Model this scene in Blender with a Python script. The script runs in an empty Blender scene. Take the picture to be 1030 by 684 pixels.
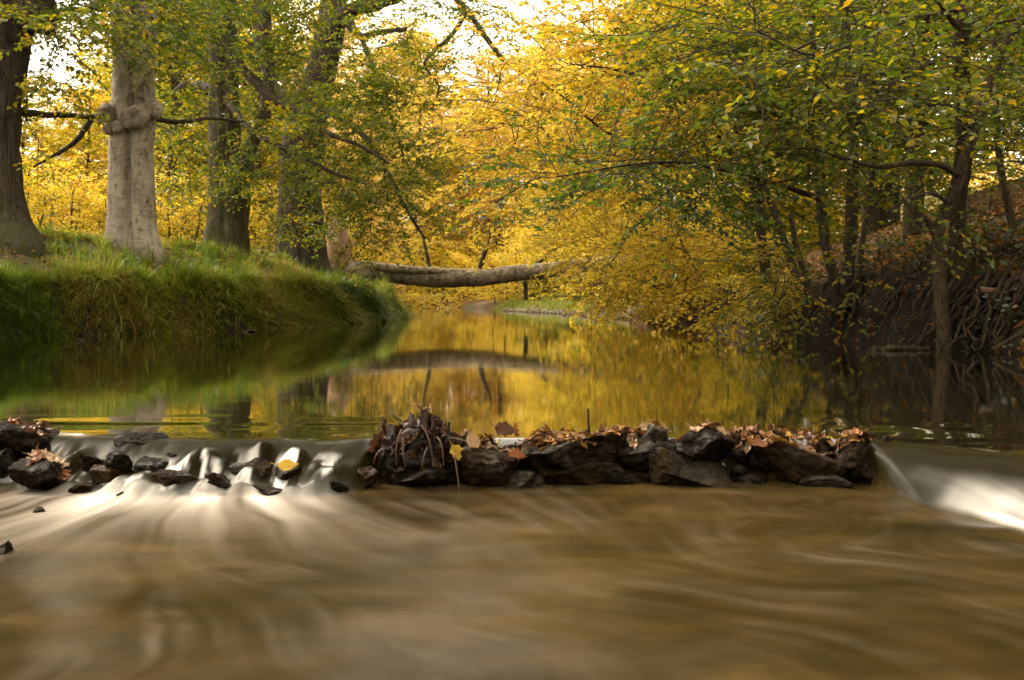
import bpy, math, random
import numpy as np
from mathutils import Vector, Matrix, noise as mnoise
from mathutils.bvhtree import BVHTree

random.seed(7)
rng = np.random.default_rng(7)
R = math.radians
sc = bpy.context.scene
col = sc.collection

# ------------------------------------------------------------------ camera
H = 0.45                      # camera height above the upper pool
F = 1100.0                    # focal length in pixels of the 1030 px wide photograph
TILT = math.atan(40 / F)
cam = bpy.data.cameras.new('camera')
cam.sensor_width = 36
cam.lens = 36 * F / 1030
cam.clip_start = 0.05
cam.clip_end = 1000
camo = bpy.data.objects.new('camera', cam)
camo.location = (0, 0, H)
camo.rotation_euler = (R(90) - TILT, 0, 0)
col.objects.link(camo)
sc.camera = camo
cam.dof.use_dof = True
cam.dof.focus_distance = 6.0
cam.dof.aperture_fstop = 38.4 / 6.0     # 9 mm aperture

def ray(px, py):
    u = (px - 515) / F; v = (342 - py) / F
    c, s = math.cos(TILT), math.sin(TILT)
    return np.array((u, c + v * s, -s + v * c))
def P(px, py, Y):
    d = ray(px, py); d = d / d[1] * Y
    return np.array((d[0], d[1], d[2] + H))

# ------------------------------------------------------------------ small tools
def nrm(v):
    v = np.asarray(v, float); l = np.linalg.norm(v)
    return v / l if l > 1e-9 else np.array((0, 0, 1.0))
def n3(x, y, z): return mnoise.noise(Vector((x, y, z)))
def fbm(x, y, z, o=4):
    s = 0; a = 1; f = 1
    for i in range(o):
        s += a * mnoise.noise(Vector((x * f, y * f, z * f))); a *= .5; f *= 2.1
    return s
def smooth(x):
    x = np.clip(x, 0, 1); return x * x * (3 - 2 * x)

class MB:
    """collects quads; builds ONE mesh object"""
    def __init__(self): self.v = []; self.q = []; self.m = []; self.t = []; self.s = []; self.n = 0
    def add(self, v, q, mat=0, tint=0.5, smooth_=True):
        v = np.asarray(v, float).reshape(-1, 3); q = np.asarray(q, np.int64).reshape(-1, 4)
        self.v.append(v); self.q.append(q + self.n); self.n += len(v)
        k = len(q)
        self.m.append(np.full(k, mat, np.int32))
        self.t.append(np.full(k, tint) if np.isscalar(tint) else np.asarray(tint, float))
        self.s.append(np.full(k, smooth_, bool))
    def tube(self, pts, rad, sides=5, mat=0, tint=0.5):
        pts = np.asarray(pts, float); n = len(pts)
        rad = np.asarray(rad, float) if not np.isscalar(rad) else np.full(n, rad)
        tg = np.gradient(pts, axis=0); tg /= np.linalg.norm(tg, axis=1)[:, None] + 1e-9
        mean = np.abs(tg.mean(0)); ref = np.eye(3)[int(np.argmin(mean))]
        a = np.cross(tg, ref); a /= np.linalg.norm(a, axis=1)[:, None] + 1e-9
        b = np.cross(tg, a)
        th = np.arange(sides) * 2 * math.pi / sides
        v = pts[:, None, :] + rad[:, None, None] * (np.cos(th)[None, :, None] * a[:, None, :] + np.sin(th)[None, :, None] * b[:, None, :])
        i = np.arange(n - 1)[:, None] * sides; j = np.arange(sides)[None, :]; j2 = (j + 1) % sides
        q = np.stack([i + j, i + j2, i + sides + j2, i + sides + j], -1).reshape(-1, 4)
        self.add(v.reshape(-1, 3), q, mat, tint)
    def build(self, name, mats, parent=None, base=None, data_only=False):
        v = np.concatenate(self.v); q = np.concatenate(self.q)
        if base is not None: v = v - np.asarray(base, float)
        me = bpy.data.meshes.new(name)
        me.vertices.add(len(v)); me.vertices.foreach_set('co', v.astype(np.float32).ravel())
        me.loops.add(len(q) * 4); me.loops.foreach_set('vertex_index', q.astype(np.int32).ravel())
        me.polygons.add(len(q)); me.polygons.foreach_set('loop_start', np.arange(len(q), dtype=np.int32) * 4)
        for m in (mats if isinstance(mats, (list, tuple)) else [mats]): me.materials.append(m)
        me.polygons.foreach_set('material_index', np.concatenate(self.m))
        me.polygons.foreach_set('use_smooth', np.concatenate(self.s))
        me.update(calc_edges=True)
        a = me.attributes.new('tint', 'FLOAT', 'FACE'); a.data.foreach_set('value', np.concatenate(self.t).astype(np.float32))
        return link(name, me, parent)

def link(name, me, parent=None):
    o = bpy.data.objects.new(name, me); col.objects.link(o)
    if parent is not None: o.parent = parent
    return o
def empty(name, loc, rz=0, scale=1):
    o = bpy.data.objects.new(name, None); col.objects.link(o)
    o.location = tuple(float(a) for a in loc); o.rotation_euler = (0, 0, rz); o.scale = (scale,) * 3
    o.empty_display_size = .2
    return o
def tag(o, label=None, cat=None, group=None, kind=None):
    if label: o['label'] = label
    if cat: o['category'] = cat
    if group: o['group'] = group
    if kind: o['kind'] = kind
    return o
def dup(root, loc, rz, scale, label=None, group=None):
    r = root.copy(); col.objects.link(r)
    r.location = tuple(float(a) for a in loc); r.rotation_euler = (0, 0, rz); r.scale = scale
    if label: r['label'] = label
    if group: r['group'] = group
    for ch in list(root.children):
        c = ch.copy(); col.objects.link(c); c.parent = r
        for g in ch.children:
            d = g.copy(); col.objects.link(d); d.parent = c
    return r

# ------------------------------------------------------------------ materials
def mat(name):
    m = bpy.data.materials.new(name); m.use_nodes = True
    nt = m.node_tree; nt.nodes.clear()
    out = nt.nodes.new('ShaderNodeOutputMaterial')
    return m, nt, out
def N(nt, t, **kw):
    n = nt.nodes.new('ShaderNode' + t)
    for k, v in kw.items(): setattr(n, k, v)
    return n
def ramp(nt, stops, fac=None, interp='LINEAR'):
    n = N(nt, 'ValToRGB'); n.color_ramp.interpolation = interp
    e = n.color_ramp.elements
    while len(e) < len(stops): e.new(0.5)
    for i, (p, c) in enumerate(stops):
        e[i].position = p; e[i].color = (*c, 1) if len(c) == 3 else c
    if fac is not None: nt.links.new(fac, n.inputs[0])
    return n
def noise(nt, vec, scale, detail=4, rough=.55, dist=0):
    n = N(nt, 'TexNoise'); n.inputs['Scale'].default_value = scale; n.inputs['Detail'].default_value = detail
    n.inputs['Roughness'].default_value = rough; n.inputs['Distortion'].default_value = dist
    if vec is not None: nt.links.new(vec, n.inputs['Vector'])
    return n
def mapping(nt, vec, scale=(1, 1, 1)):
    n = N(nt, 'Mapping'); n.inputs['Scale'].default_value = scale; nt.links.new(vec, n.inputs['Vector']); return n
def mix(nt, a, b, fac, blend='MIX'):
    n = N(nt, 'Mix', data_type='RGBA', blend_type=blend)
    for s, v in ((0, fac), (6, a), (7, b)):
        if isinstance(v, bpy.types.NodeSocket): nt.links.new(v, n.inputs[s])
        elif isinstance(v, (int, float)): n.inputs[s].default_value = v
        else: n.inputs[s].default_value = (*v, 1)
    return n.outputs[2]
def math_(nt, op, a, b=None, clamp=False):
    n = N(nt, 'Math', operation=op, use_clamp=clamp)
    for i, v in enumerate((a, b)):
        if v is None: continue
        if isinstance(v, bpy.types.NodeSocket): nt.links.new(v, n.inputs[i])
        else: n.inputs[i].default_value = v
    return n.outputs[0]
def attr(nt, name): return N(nt, 'Attribute', attribute_name=name)
def bump(nt, h, strength, dist, nrm_in=None):
    b = N(nt, 'Bump'); b.inputs['Strength'].default_value = strength; b.inputs['Distance'].default_value = dist
    nt.links.new(h, b.inputs['Height'])
    if nrm_in is not None: nt.links.new(nrm_in, b.inputs['Normal'])
    return b.outputs[0]

def leaf_mat(name, stops, trans=.64, gloss=.05, shift=.25):
    m, nt, out = mat(name)
    t = attr(nt, 'tint').outputs['Fac']
    oi = N(nt, 'ObjectInfo')
    t = math_(nt, 'ADD', t, math_(nt, 'MULTIPLY', math_(nt, 'SUBTRACT', oi.outputs['Random'], .5), shift), True)
    c = ramp(nt, stops, t).outputs[0]
    geo = N(nt, 'NewGeometry')
    nz = noise(nt, geo.outputs['Position'], 9, 2)
    c = mix(nt, c, mix(nt, c, (.55, .5, .4), 1, 'MULTIPLY'), ramp(nt, [(.35, (0, 0, 0)), (.7, (1, 1, 1))], nz.outputs[0]).outputs[0])
    d = N(nt, 'BsdfDiffuse'); nt.links.new(c, d.inputs[0])
    tr = N(nt, 'BsdfTranslucent')
    hs = N(nt, 'HueSaturation'); hs.inputs['Saturation'].default_value = 1.05; hs.inputs['Value'].default_value = 1.15
    nt.links.new(c, hs.inputs['Color']); nt.links.new(hs.outputs[0], tr.inputs[0])
    mx = N(nt, 'MixShader'); mx.inputs[0].default_value = trans
    nt.links.new(d.outputs[0], mx.inputs[1]); nt.links.new(tr.outputs[0], mx.inputs[2])
    g = N(nt, 'BsdfGlossy'); g.inputs['Roughness'].default_value = .38
    m2 = N(nt, 'MixShader'); m2.inputs[0].default_value = gloss
    nt.links.new(mx.outputs[0], m2.inputs[1]); nt.links.new(g.outputs[0], m2.inputs[2])
    nt.links.new(m2.outputs[0], out.inputs[0])
    return m

def bark_mat(name, dark, light, moss=0.0, scale=1.0, stretch=.35, patch=(.33, .29, .24), rough=.9, moss_h=.6, spots=.5):
    m, nt, out = mat(name)
    tc = N(nt, 'TexCoord')
    mp = mapping(nt, tc.outputs['Object'], (scale, scale, scale * stretch))
    n1 = noise(nt, mp.outputs[0], 7, 8, .65, .4)
    n2 = noise(nt, mp.outputs[0], 26, 6, .6, .2)
    n3_ = noise(nt, tc.outputs['Object'], 2.2, 5, .6, .8)
    mp2 = mapping(nt, tc.outputs['Object'], (9 * scale, 9 * scale, 60 * scale))
    rings = noise(nt, mp2.outputs[0], 1, 3)
    c = ramp(nt, [(.3, dark), (.52, light), (.8, patch)], n1.outputs[0]).outputs[0]
    c = mix(nt, c, mix(nt, c, (.35, .3, .25), 1, 'MULTIPLY'), ramp(nt, [(spots, (0, 0, 0)), (spots + .12, (1, 1, 1))], n2.outputs[0]).outputs[0])
    c = mix(nt, c, (dark[0] * .5, dark[1] * .5, dark[2] * .5), ramp(nt, [(.56, (0, 0, 0)), (.72, (.9, .9, .9))], n3_.outputs[0]).outputs[0])
    c = mix(nt, c, mix(nt, c, (.7, .68, .65), 1, 'MULTIPLY'), ramp(nt, [(.5, (0, 0, 0)), (.7, (1, 1, 1))], rings.outputs[0]).outputs[0])
    if moss > 0:
        sx = N(nt, 'SeparateXYZ'); nt.links.new(tc.outputs['Object'], sx.inputs[0])
        hz = math_(nt, 'SUBTRACT', 1.0, math_(nt, 'DIVIDE', sx.outputs[2], moss_h), True)
        nm = noise(nt, tc.outputs['Object'], 5, 6, .7)
        f = ramp(nt, [(.50, (0, 0, 0)), (.72, (.85, .85, .85))], math_(nt, 'ADD', math_(nt, 'MULTIPLY', nm.outputs[0], .75), math_(nt, 'MULTIPLY', hz, moss * .22))).outputs[0]
        mc = mix(nt, (.030, .034, .010), (.085, .085, .020), n2.outputs[0])
        c = mix(nt, c, mc, f)
    p = N(nt, 'BsdfPrincipled'); p.inputs['Roughness'].default_value = rough
    p.inputs['Specular IOR Level'].default_value = .25
    nt.links.new(c, p.inputs['Base Color'])
    hgt = math_(nt, 'ADD', n1.outputs[0], math_(nt, 'MULTIPLY', n2.outputs[0], .6))
    nt.links.new(bump(nt, hgt, 1.0, .06), p.inputs['Normal'])
    nt.links.new(p.outputs[0], out.inputs[0])
    return m

def rock_mat(name, a, b, rough=.35, scale=6):
    m, nt, out = mat(name)
    tc = N(nt, 'TexCoord'); oi = N(nt, 'ObjectInfo')
    av = N(nt, 'VectorMath', operation='ADD'); nt.links.new(tc.outputs['Object'], av.inputs[0])
    sc_ = N(nt, 'VectorMath', operation='SCALE'); sc_.inputs[0].default_value = (13, 7, 9); nt.links.new(oi.outputs['Random'], sc_.inputs['Scale'])
    nt.links.new(sc_.outputs[0], av.inputs[1])
    n1 = noise(nt, av.outputs[0], scale, 8, .65, .5)
    n2 = noise(nt, av.outputs[0], scale * 9, 6, .7)
    c = ramp(nt, [(.3, a), (.7, b)], n1.outputs[0]).outputs[0]
    c = mix(nt, c, mix(nt, c, (.35, .35, .35), 1, 'MULTIPLY'), ramp(nt, [(.45, (0, 0, 0)), (.65, (1, 1, 1))], n2.outputs[0]).outputs[0])
    p = N(nt, 'BsdfPrincipled'); p.inputs['Specular IOR Level'].default_value = .07; p.inputs['Specular Tint'].default_value = (1, .9, .78, 1)
    nt.links.new(c, p.inputs['Base Color'])
    rr = ramp(nt, [(.3, (rough - .12,) * 3), (.7, (rough + .3,) * 3)], n2.outputs[0])
    nt.links.new(rr.outputs[0], p.inputs['Roughness'])
    hgt = math_(nt, 'ADD', math_(nt, 'MULTIPLY', n1.outputs[0], 1.2), math_(nt, 'MULTIPLY', n2.outputs[0], .5))
    nt.links.new(bump(nt, hgt, 1.0, .022), p.inputs['Normal'])
    n5 = noise(nt, av.outputs[0], scale * 2.2, 5, .6)
    wet = ramp(nt, [(.52, (.03,) * 3), (.68, (.40,) * 3)], n5.outputs[0])
    nt.links.new(wet.outputs[0], p.inputs['Specular IOR Level'])
    oc = ramp(nt, [(0, (.7, .62, .5)), (.5, (1, 1, 1)), (1, (1.5, 1.2, .8))], oi.outputs['Random'])
    nt.links.new(mix(nt, c, oc.outputs[0], 1, 'MULTIPLY'), p.inputs['Base Color'])
    nt.links.new(p.outputs[0], out.inputs[0])
    return m

def plain_mat(name, c, rough=.8, var=.4, scale=20):
    m, nt, out = mat(name)
    tc = N(nt, 'TexCoord'); n1 = noise(nt, tc.outputs['Object'], scale, 5)
    cc = mix(nt, tuple(x * (1 - var) for x in c), tuple(min(1, x * (1 + var)) for x in c), n1.outputs[0])
    p = N(nt, 'BsdfPrincipled'); p.inputs['Roughness'].default_value = rough
    nt.links.new(cc, p.inputs['Base Color']); nt.links.new(bump(nt, n1.outputs[0], .6, .01), p.inputs['Normal'])
    nt.links.new(p.outputs[0], out.inputs[0]); return m

GREEN = [(0, (.050, .096, .012)), (.36, (.125, .190, .019)), (.62, (.26, .272, .025)), (.85, (.50, .39, .03)), (1, (.66, .40, .035))]
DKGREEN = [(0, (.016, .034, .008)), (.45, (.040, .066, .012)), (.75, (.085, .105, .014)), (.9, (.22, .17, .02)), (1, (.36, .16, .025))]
YELLOW = [(0, (.18, .20, .016)), (.2, (.42, .36, .022)), (.5, (.78, .61, .075)), (.8, (.86, .64, .11)), (1, (.82, .46, .08))]  # yellows paled so the leaf colour carries some backlit glow
ORANGE = [(0, (.38, .34, .04)), (.3, (.80, .62, .13)), (.6, (.90, .62, .21)), (.85, (.87, .53, .20)), (1, (.68, .34, .11))]  # pale peach stops put the far backlit haze into the leaf colour
M_green = leaf_mat('green_leaf', GREEN)
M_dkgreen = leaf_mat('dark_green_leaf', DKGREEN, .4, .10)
M_yellow = leaf_mat('yellow_leaf', YELLOW, .6, .03)
M_orange = leaf_mat('orange_leaf', ORANGE, .6, .03)
M_twig = plain_mat('twig_bark', (.035, .024, .014), .9)
M_beech = bark_mat('beech_bark', (.15, .12, .09), (.36, .305, .235), .45, .55, .5, (.48, .42, .34), moss_h=.5, spots=.56)
M_beech2 = bark_mat('dark_beech_bark', (.028, .020, .013), (.080, .060, .042), 1.0, 1.5, .10, (.125, .098, .07), moss_h=1.2)
M_beech3 = bark_mat('mossy_beech_bark', (.045, .034, .02), (.12, .098, .062), 1.25, 1.2, .2, (.20, .165, .12), moss_h=3.6)
M_bark = bark_mat('brown_bark', (.035, .026, .016), (.085, .062, .04), .7, 2.2, .2, (.11, .085, .06), moss_h=1.2)
M_hazel = bark_mat('hazel_bark', (.04, .027, .016), (.10, .068, .038), .5, 2.2, .25, (.14, .10, .062), moss_h=.8)
M_log = bark_mat('weathered_log_bark', (.09, .068, .045), (.27, .21, .14), .75, .5, 1.0, (.36, .29, .2), moss_h=2.0)

# ------------------------------------------------------------------ river banks and terrain
LB = np.array([(-30, -6.2), (0, -6.2), (8, -6.1), (13.0, -6.1), (14.3, -5.4), (16.8, -4.05), (20, -3.35), (26.6, -2.62), (28, -2.9), (33, -4.2), (42, -8), (58, -16), (80, -34), (400, -200)])
RB = np.array([(-30, 6.5), (3, 5.6), (6, 5.0), (9.0, 4.35), (9.9, 4.02), (10.6, 3.52), (13.0, 3.16), (17.0, 2.9), (21, 2.45), (27.5, 2.15), (33, 2.2), (37, 1.4), (48, -.7), (60, -2.0), (68, -4.5), (76, -16), (90, -60), (400, -300)])
def xl(y): return np.interp(y, LB[:, 0], LB[:, 1])
def xr(y): return np.interp(y, RB[:, 0], RB[:, 1])
def vnoise(x, y, s, seed=0):
    """cheap smooth value noise, vectorised"""
    x = np.asarray(x, float) * s + seed * 17.3; y = np.asarray(y, float) * s - seed * 9.1
    xi = np.floor(x); yi = np.floor(y); fx = smooth(x - xi); fy = smooth(y - yi)
    def h(a, b):
        v = np.sin(a * 127.1 + b * 311.7 + seed * 74.7) * 43758.5453
        return v - np.floor(v)
    return ((h(xi, yi) * (1 - fx) + h(xi + 1, yi) * fx) * (1 - fy) + (h(xi, yi + 1) * (1 - fx) + h(xi + 1, yi + 1) * fx) * fy) * 2 - 1
def ground_z(x, y):
    x = np.asarray(x, float); y = np.asarray(y, float)
    wob = .16 * vnoise(x, y, 1.1, 1) + .08 * vnoise(x, y, 3.1, 2)
    dl = xl(y) - x + wob * 1.3 + .10 * vnoise(x, y, 2.2, 5) * (y < 40); dr = x - xr(y) + wob
    # left bank: steep, then flat meadow
    hl = np.interp(y, [0, 14, 20, 26.6, 34, 60], [.68, .68, .62, .52, .45, .6])
    zl = -.35 + (hl + .35) * smooth((dl + .15) / .55) + np.clip(dl - .3, 0, 2.0) * .37 + np.clip(dl - 12, 0, 60) * .07
    # right bank: dark scarp, then leaf-littered slope
    hs = np.interp(y, [0, 9, 12, 14, 17, 22, 30, 40, 60], [.8, .85, .8, .6, .5, .4, .18, .15, .4])
    wd = np.interp(y, [0, 9, 12, 15, 22, 30, 60], [.8, .8, .8, 1.1, 1.1, 1.6, 1.5])
    sl = np.interp(y, [0, 10, 18, 26, 40, 70], [.46, .44, .40, .34, .10, .06])
    zr = -.35 + (hs + .35) * smooth((dr + .15) / wd) + np.clip(dr - wd, 0, 14) * sl + np.clip(dr - 16, 0, 60) * .12
    z = np.where(dl > dr, zl, zr)
    rz_ = (dr > -.2) * (dr < 2.5) * (y < 26)
    z = z + rz_ * (.10 * vnoise(x, y, 2.3, 61) + .06 * vnoise(x, y, 5.5, 62) + .03 * vnoise(x, y, 11, 63)) * smooth((dr + .2) / .4)
    z = z + .06 * vnoise(x, y, .9, 3) + .025 * vnoise(x, y, 4, 4) + np.clip((np.abs(x) + y - 100), 0, 500) * .03
    return np.maximum(z, -.5)

def axis(parts):
    out = []
    for a, b, s in parts: out.append(np.arange(a, b, s))
    return np.unique(np.round(np.concatenate(out), 4))
gx = axis([(-400, -60, 20), (-60, -16, 1.5), (-16, -7, .3), (-7, -2, .1), (-2, 2, .2), (2, 6.5, .05), (6.5, 12, .2), (12, 60, 1.2), (60, 401, 20)])
gy = axis([(-40, 4, 1.0), (4, 8, .3), (8, 18, .06), (18, 22, .12), (22, 40, .25), (40, 80, .8), (80, 140, 3), (140, 601, 30)])
GX, GY = np.meshgrid(gx, gy)
GZ = ground_z(GX, GY)
GZ = np.where(GY < 4.2, -0.5 + 0 * GZ, GZ) if False else GZ
nxg = len(gx)
i = np.arange(len(gy) - 1)[:, None] * nxg; j = np.arange(nxg - 1)[None, :]
Q = np.stack([i + j, i + j + 1, i + nxg + j + 1, i + nxg + j], -1).reshape(-1, 4)
m, nt, out = mat('forest_floor')
geo = N(nt, 'NewGeometry'); sx = N(nt, 'SeparateXYZ'); nt.links.new(geo.outputs['Position'], sx.inputs[0])
n1 = noise(nt, geo.outputs['Position'], 1.3, 6, .6); n2 = noise(nt, geo.outputs['Position'], 14, 6, .7); n4 = noise(nt, geo.outputs['Position'], 45, 4, .7)
litter = ramp(nt, [(.3, (.05, .028, .012)), (.5, (.13, .072, .026)), (.68, (.25, .14, .045)), (.85, (.10, .09, .02))], n2.outputs[0]).outputs[0]
litter = mix(nt, litter, (.06, .075, .015), ramp(nt, [(.5, (0, 0, 0)), (.65, (1, 1, 1))], n1.outputs[0]).outputs[0])
earth = ramp(nt, [(.3, (.010, .006, .0025)), (.6, (.032, .018, .007)), (.8, (.065, .036, .014))], n2.outputs[0]).outputs[0]  # dark earth of steep faces; also paints the shade of the missing undercut
steep = N(nt, 'SeparateXYZ'); nt.links.new(geo.outputs['Normal'], steep.inputs[0])
fz = math_(nt, 'ADD', steep.outputs[2], math_(nt, 'MULTIPLY', math_(nt, 'SUBTRACT', n1.outputs[0], .5), .3))
c = mix(nt, earth, litter, ramp(nt, [(.72, (0, 0, 0)), (.88, (1, 1, 1))], fz).outputs[0])
p = N(nt, 'BsdfPrincipled'); p.inputs['Roughness'].default_value = .95
nt.links.new(c, p.inputs['Base Color'])
nt.links.new(bump(nt, math_(nt, 'ADD', n2.outputs[0], n4.outputs[0]), 1, .06), p.inputs['Normal'])
nt.links.new(p.outputs[0], out.inputs[0])
M_floor = m
b = MB(); b.add(np.stack([GX, GY, GZ], -1).reshape(-1, 3), Q)
tag(b.build('ground', M_floor), kind='structure')

# ------------------------------------------------------------------ the river
DROP = .12
CR = np.array([(-9, 3.62), (-1.7, 3.60), (-1.45, 3.55), (-1.2, 3.52), (-.95, 3.46), (-.75, 3.50), (-.55, 3.44), (-.44, 3.50), (-.3, 3.55), (1.02, 3.55), (1.14, 3.48), (1.22, 3.37), (1.33, 3.21), (1.47, 3.06), (1.8, 2.93), (2.4, 2.85), (9, 2.7)])
def crest(x): return np.interp(x, CR[:, 0], CR[:, 1])
def water_fields(x, y):
    sh = x.shape; pts = np.stack([x.ravel(), y.ravel()], -1)
    dmin = np.full(len(pts), 1e9)
    for k in range(len(CR) - 1):
        a = CR[k]; d = CR[k + 1] - a; t = np.clip(((pts - a) @ d) / (d @ d), 0, 1)
        dmin = np.minimum(dmin, np.linalg.norm(pts - (a + t[:, None] * d), axis=1))
    sd = np.where(pts[:, 1] < crest(pts[:, 0]), dmin, -dmin).reshape(sh)   # positive on the downstream side
    left = smooth((-.40 - x) / .08); right = smooth((x - 1.10) / .06); mid = 1 - np.maximum(left, right)
    w = .24 + .07 * vnoise(x, y * 0, 5, 11)
    w = w * left + .28 * right + .10 * mid
    s = sd / w
    z = -DROP * smooth(s * .92 + .08)
    # water humping over the stones under the fall
    rs = np.random.default_rng(5)
    domes = [(-1.22, 3.36, .050, .042), (-1.00, 3.27, .050, .035), (-.82, 3.36, .055, .045), (-.62, 3.34, .045, .050), (-1.40, 3.36, .050, .035), (-.52, 3.25, .045, .02)]
    for q in range(38):
        fx = rs.uniform(-1.62, -.42); t_ = rs.uniform(.15, 1.05)
        domes.append((fx, float(crest(fx)) - .03 - t_ * .26, rs.uniform(.026, .062), DROP * (1 - float(smooth(np.array(t_ * 1.05)))) + rs.uniform(.006, .042)))
    hum = np.full(z.shape, -1.0)
    for (hx, hy, rr_, top) in domes:
        dx_ = (x - hx - .35 * (y - hy) * math.sin(hx * 31) * .5) / rr_; dy_ = (y - hy) / np.where(y > hy, rr_ * 2.4, rr_ * 1.15)
        d2 = dx_ ** 2 + dy_ ** 2
        hum = np.maximum(hum, (top - DROP) - (.016 + rr_ * .42) * d2 / (1 + .10 * d2))
    kk = .011
    zl_ = z + .012 * np.log1p(np.exp(np.clip((hum - z) / kk, -30, 30))) * kk / .012
    drop_zone = smooth((sd + .12) / .12) * smooth((w * 1.25 - sd) / .12)
    z = np.where(x < .2, z + (zl_ - z) * left * drop_zone, z)
    z = z + left * drop_zone * (.010 * vnoise(x, y, 10, 5) + .004 * vnoise(x, y * .3, 36, 6))
    z = z + right * drop_zone * .006 * vnoise(x - y * .6, y * .3, 14, 7)
    calm = smooth((sd - w) / .15)
    far = smooth((sd - w) / .5)
    z = z + calm * (1 - far * .6) * .006 * vnoise(x, y, 7, 8)
    # slight swell just upstream of the falls
    z = z + smooth((sd + .9) / .7) * smooth(-sd / .1) * .006 * vnoise(x * 1.0, y * 1.6, 4, 9) * np.maximum(left, right)
    # foam
    wl = smooth((x + 1.62) / .22) * smooth((-.36 - x) / .14)
    if z.shape[0] > 2:
        gy_ = np.gradient(z, y[:, 0], axis=0); gx_ = np.gradient(z, x[0], axis=1)
    else: gy_ = gx_ = 0 * z
    slope = np.hypot(gx_, gy_)
    xw = x + .025 * vnoise(x, y, 9, 20)
    strand = smooth((.5 + .75 * vnoise(xw, y * .16, 17, 12) + .50 * vnoise(xw, y * .2, 52, 21) - .60) / .26)
    foam = left * drop_zone * smooth((slope - .30) / .55) * smooth((s - .12) / .5) * strand * 1.0
    foam = np.clip(foam, 0, 1)
    lip = smooth((s - .25) / .5) * smooth((1.5 - s) / .4)
    foam = np.maximum(foam, (.20 + .22 * vnoise((x + y) * .3, x - y, 11, 13)) * lip * right * smooth((x - 1.12) / .12))
    core = .30 + .70 * np.exp(-((x + .95) / .46) ** 2)
    n_s = np.clip(.62 + .55 * vnoise(x, y * .3, 7, 77) + .3 * vnoise(x, y * .3, 19, 78), .1, 1.2)
    src = smooth((s - .70) / .25) * smooth((1.35 - s) / .25) * (left * core * smooth((x + 1.72) / .3) * smooth((-.42 - x) / .15) * n_s + .55 * right * smooth((x - 1.14) / .12) * n_s + .06 * mid * n_s)
    return z, np.clip(foam, 0, 1), src, smooth(s), drop_zone * np.maximum(left, right), sd

wx = axis([(-60, -10, 5), (-10, -1.9, .25), (-1.9, 1.9, .009), (1.9, 10, .25), (10, 61, 5)])
wy = axis([(-8, 1.0, .25), (1.0, 2.3, .014), (2.3, 3.9, .009), (3.9, 5.5, .05), (5.5, 30, .8), (30, 120, 5)])
WX, WY = np.meshgrid(wx, wy)
WZ, FO, SR, SS, FA, SD = water_fields(WX, WY)
# silky streaks: line integral convolution of noise along the current, foam carried down the same current
hg = .0065; X0, Y0 = -2.05, .95
lx = np.arange(X0, 2.06, hg); ly = np.arange(Y0, 3.95, hg); LX, LY = np.meshgrid(lx, ly)
_, _, LS, _, _, LD = water_fields(LX, LY)
psi = .115 * vnoise(LX, LY, 1.25, 81) + .038 * vnoise(LX, LY, 2.9, 82) + .008 * vnoise(LX, LY, 6.5, 83)
VX = np.gradient(psi, hg, axis=0); VY = -np.gradient(psi, hg, axis=1) - .22; VX = VX + .05
jl = 1.5 * np.exp(-((LX + .98) / .62) ** 2) * np.exp(-np.clip(3.2 - LY, 0, 9) / .75); VX = VX + jl * (LX + .98) * 1.25; VY = VY - jl
jr = 1.6 * smooth((LX - 1.0) / .2) * np.exp(-np.clip(3.0 - LY, -.4, 9) / .6); VX = VX + jr * .42; VY = VY - jr * .9
fallz = smooth((LD + .15) / .1) * smooth((.30 - LD) / .08)
VX = VX * (1 - fallz) + fallz * (.10 * vnoise(LX, LY, 9, 84) + .45 * (LX > 1)); VY = VY * (1 - fallz) - fallz
vl = np.hypot(VX, VY) + 1e-6; VX, VY = VX / vl, VY / vl
def samp(Fd, px, py):
    fx = np.clip((px - X0) / hg, 0, len(lx) - 1.001); fy = np.clip((py - Y0) / hg, 0, len(ly) - 1.001)
    ix = fx.astype(np.int32); iy = fy.astype(np.int32); fx = fx - ix; fy = fy - iy
    return (Fd[iy, ix] * (1 - fx) + Fd[iy, ix + 1] * fx) * (1 - fy) + (Fd[iy + 1, ix] * (1 - fx) + Fd[iy + 1, ix + 1] * fx) * fy
def blur(A, k):
    for _k in range(k): A = (A + np.roll(A, 1, 0) + np.roll(A, -1, 0) + np.roll(A, 1, 1) + np.roll(A, -1, 1)) / 5
    return A
wn = blur(rng.normal(0, 1, LX.shape), 1); wn2 = blur(rng.normal(0, 1, LX.shape), 12); wn = wn / wn.std() * .75 + wn2 / wn2.std() * .6
acc = wn.copy(); wsum = 1.0; AF = LS.copy(); stp = hg * 1.25
for sg in (-1, 1):
    px_, py_ = LX.copy(), LY.copy()
    for k_ in range(120 if sg < 0 else 34):
        u_ = samp(VX, px_, py_); v_ = samp(VY, px_, py_); px_ = px_ + sg * stp * u_; py_ = py_ + sg * stp * v_
        if k_ < 34:
            wg = .5 + .5 * math.cos(math.pi * k_ / 34); acc += wg * samp(wn, px_, py_); wsum += wg
        if sg < 0: AF = AF + samp(LS, px_, py_) * math.exp(-k_ * stp / .36)
LIC = acc / wsum; LIC = np.clip(.5 + .17 * LIC / LIC.std(), 0, 1)
AF = np.clip(AF / 10.5, 0, 1.0) * smooth((LD - .12) / .10)
inside = (WX > -2) & (WX < 2) & (WY > 1.0) & (WY < 3.9)
LI = np.where(inside, samp(LIC, WX, WY), .4)
FO = np.maximum(FO, np.where(inside, samp(AF, WX, WY), 0)); FL = np.stack([LI, LI, LI], -1)
nxw = len(wx)
i = np.arange(len(wy) - 1)[:, None] * nxw; j = np.arange(nxw - 1)[None, :]
Q = np.stack([i + j, i + j + 1, i + nxw + j + 1, i + nxw + j], -1).reshape(-1, 4)
m, nt, out = mat('river_water')
geo = N(nt, 'NewGeometry')
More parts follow.
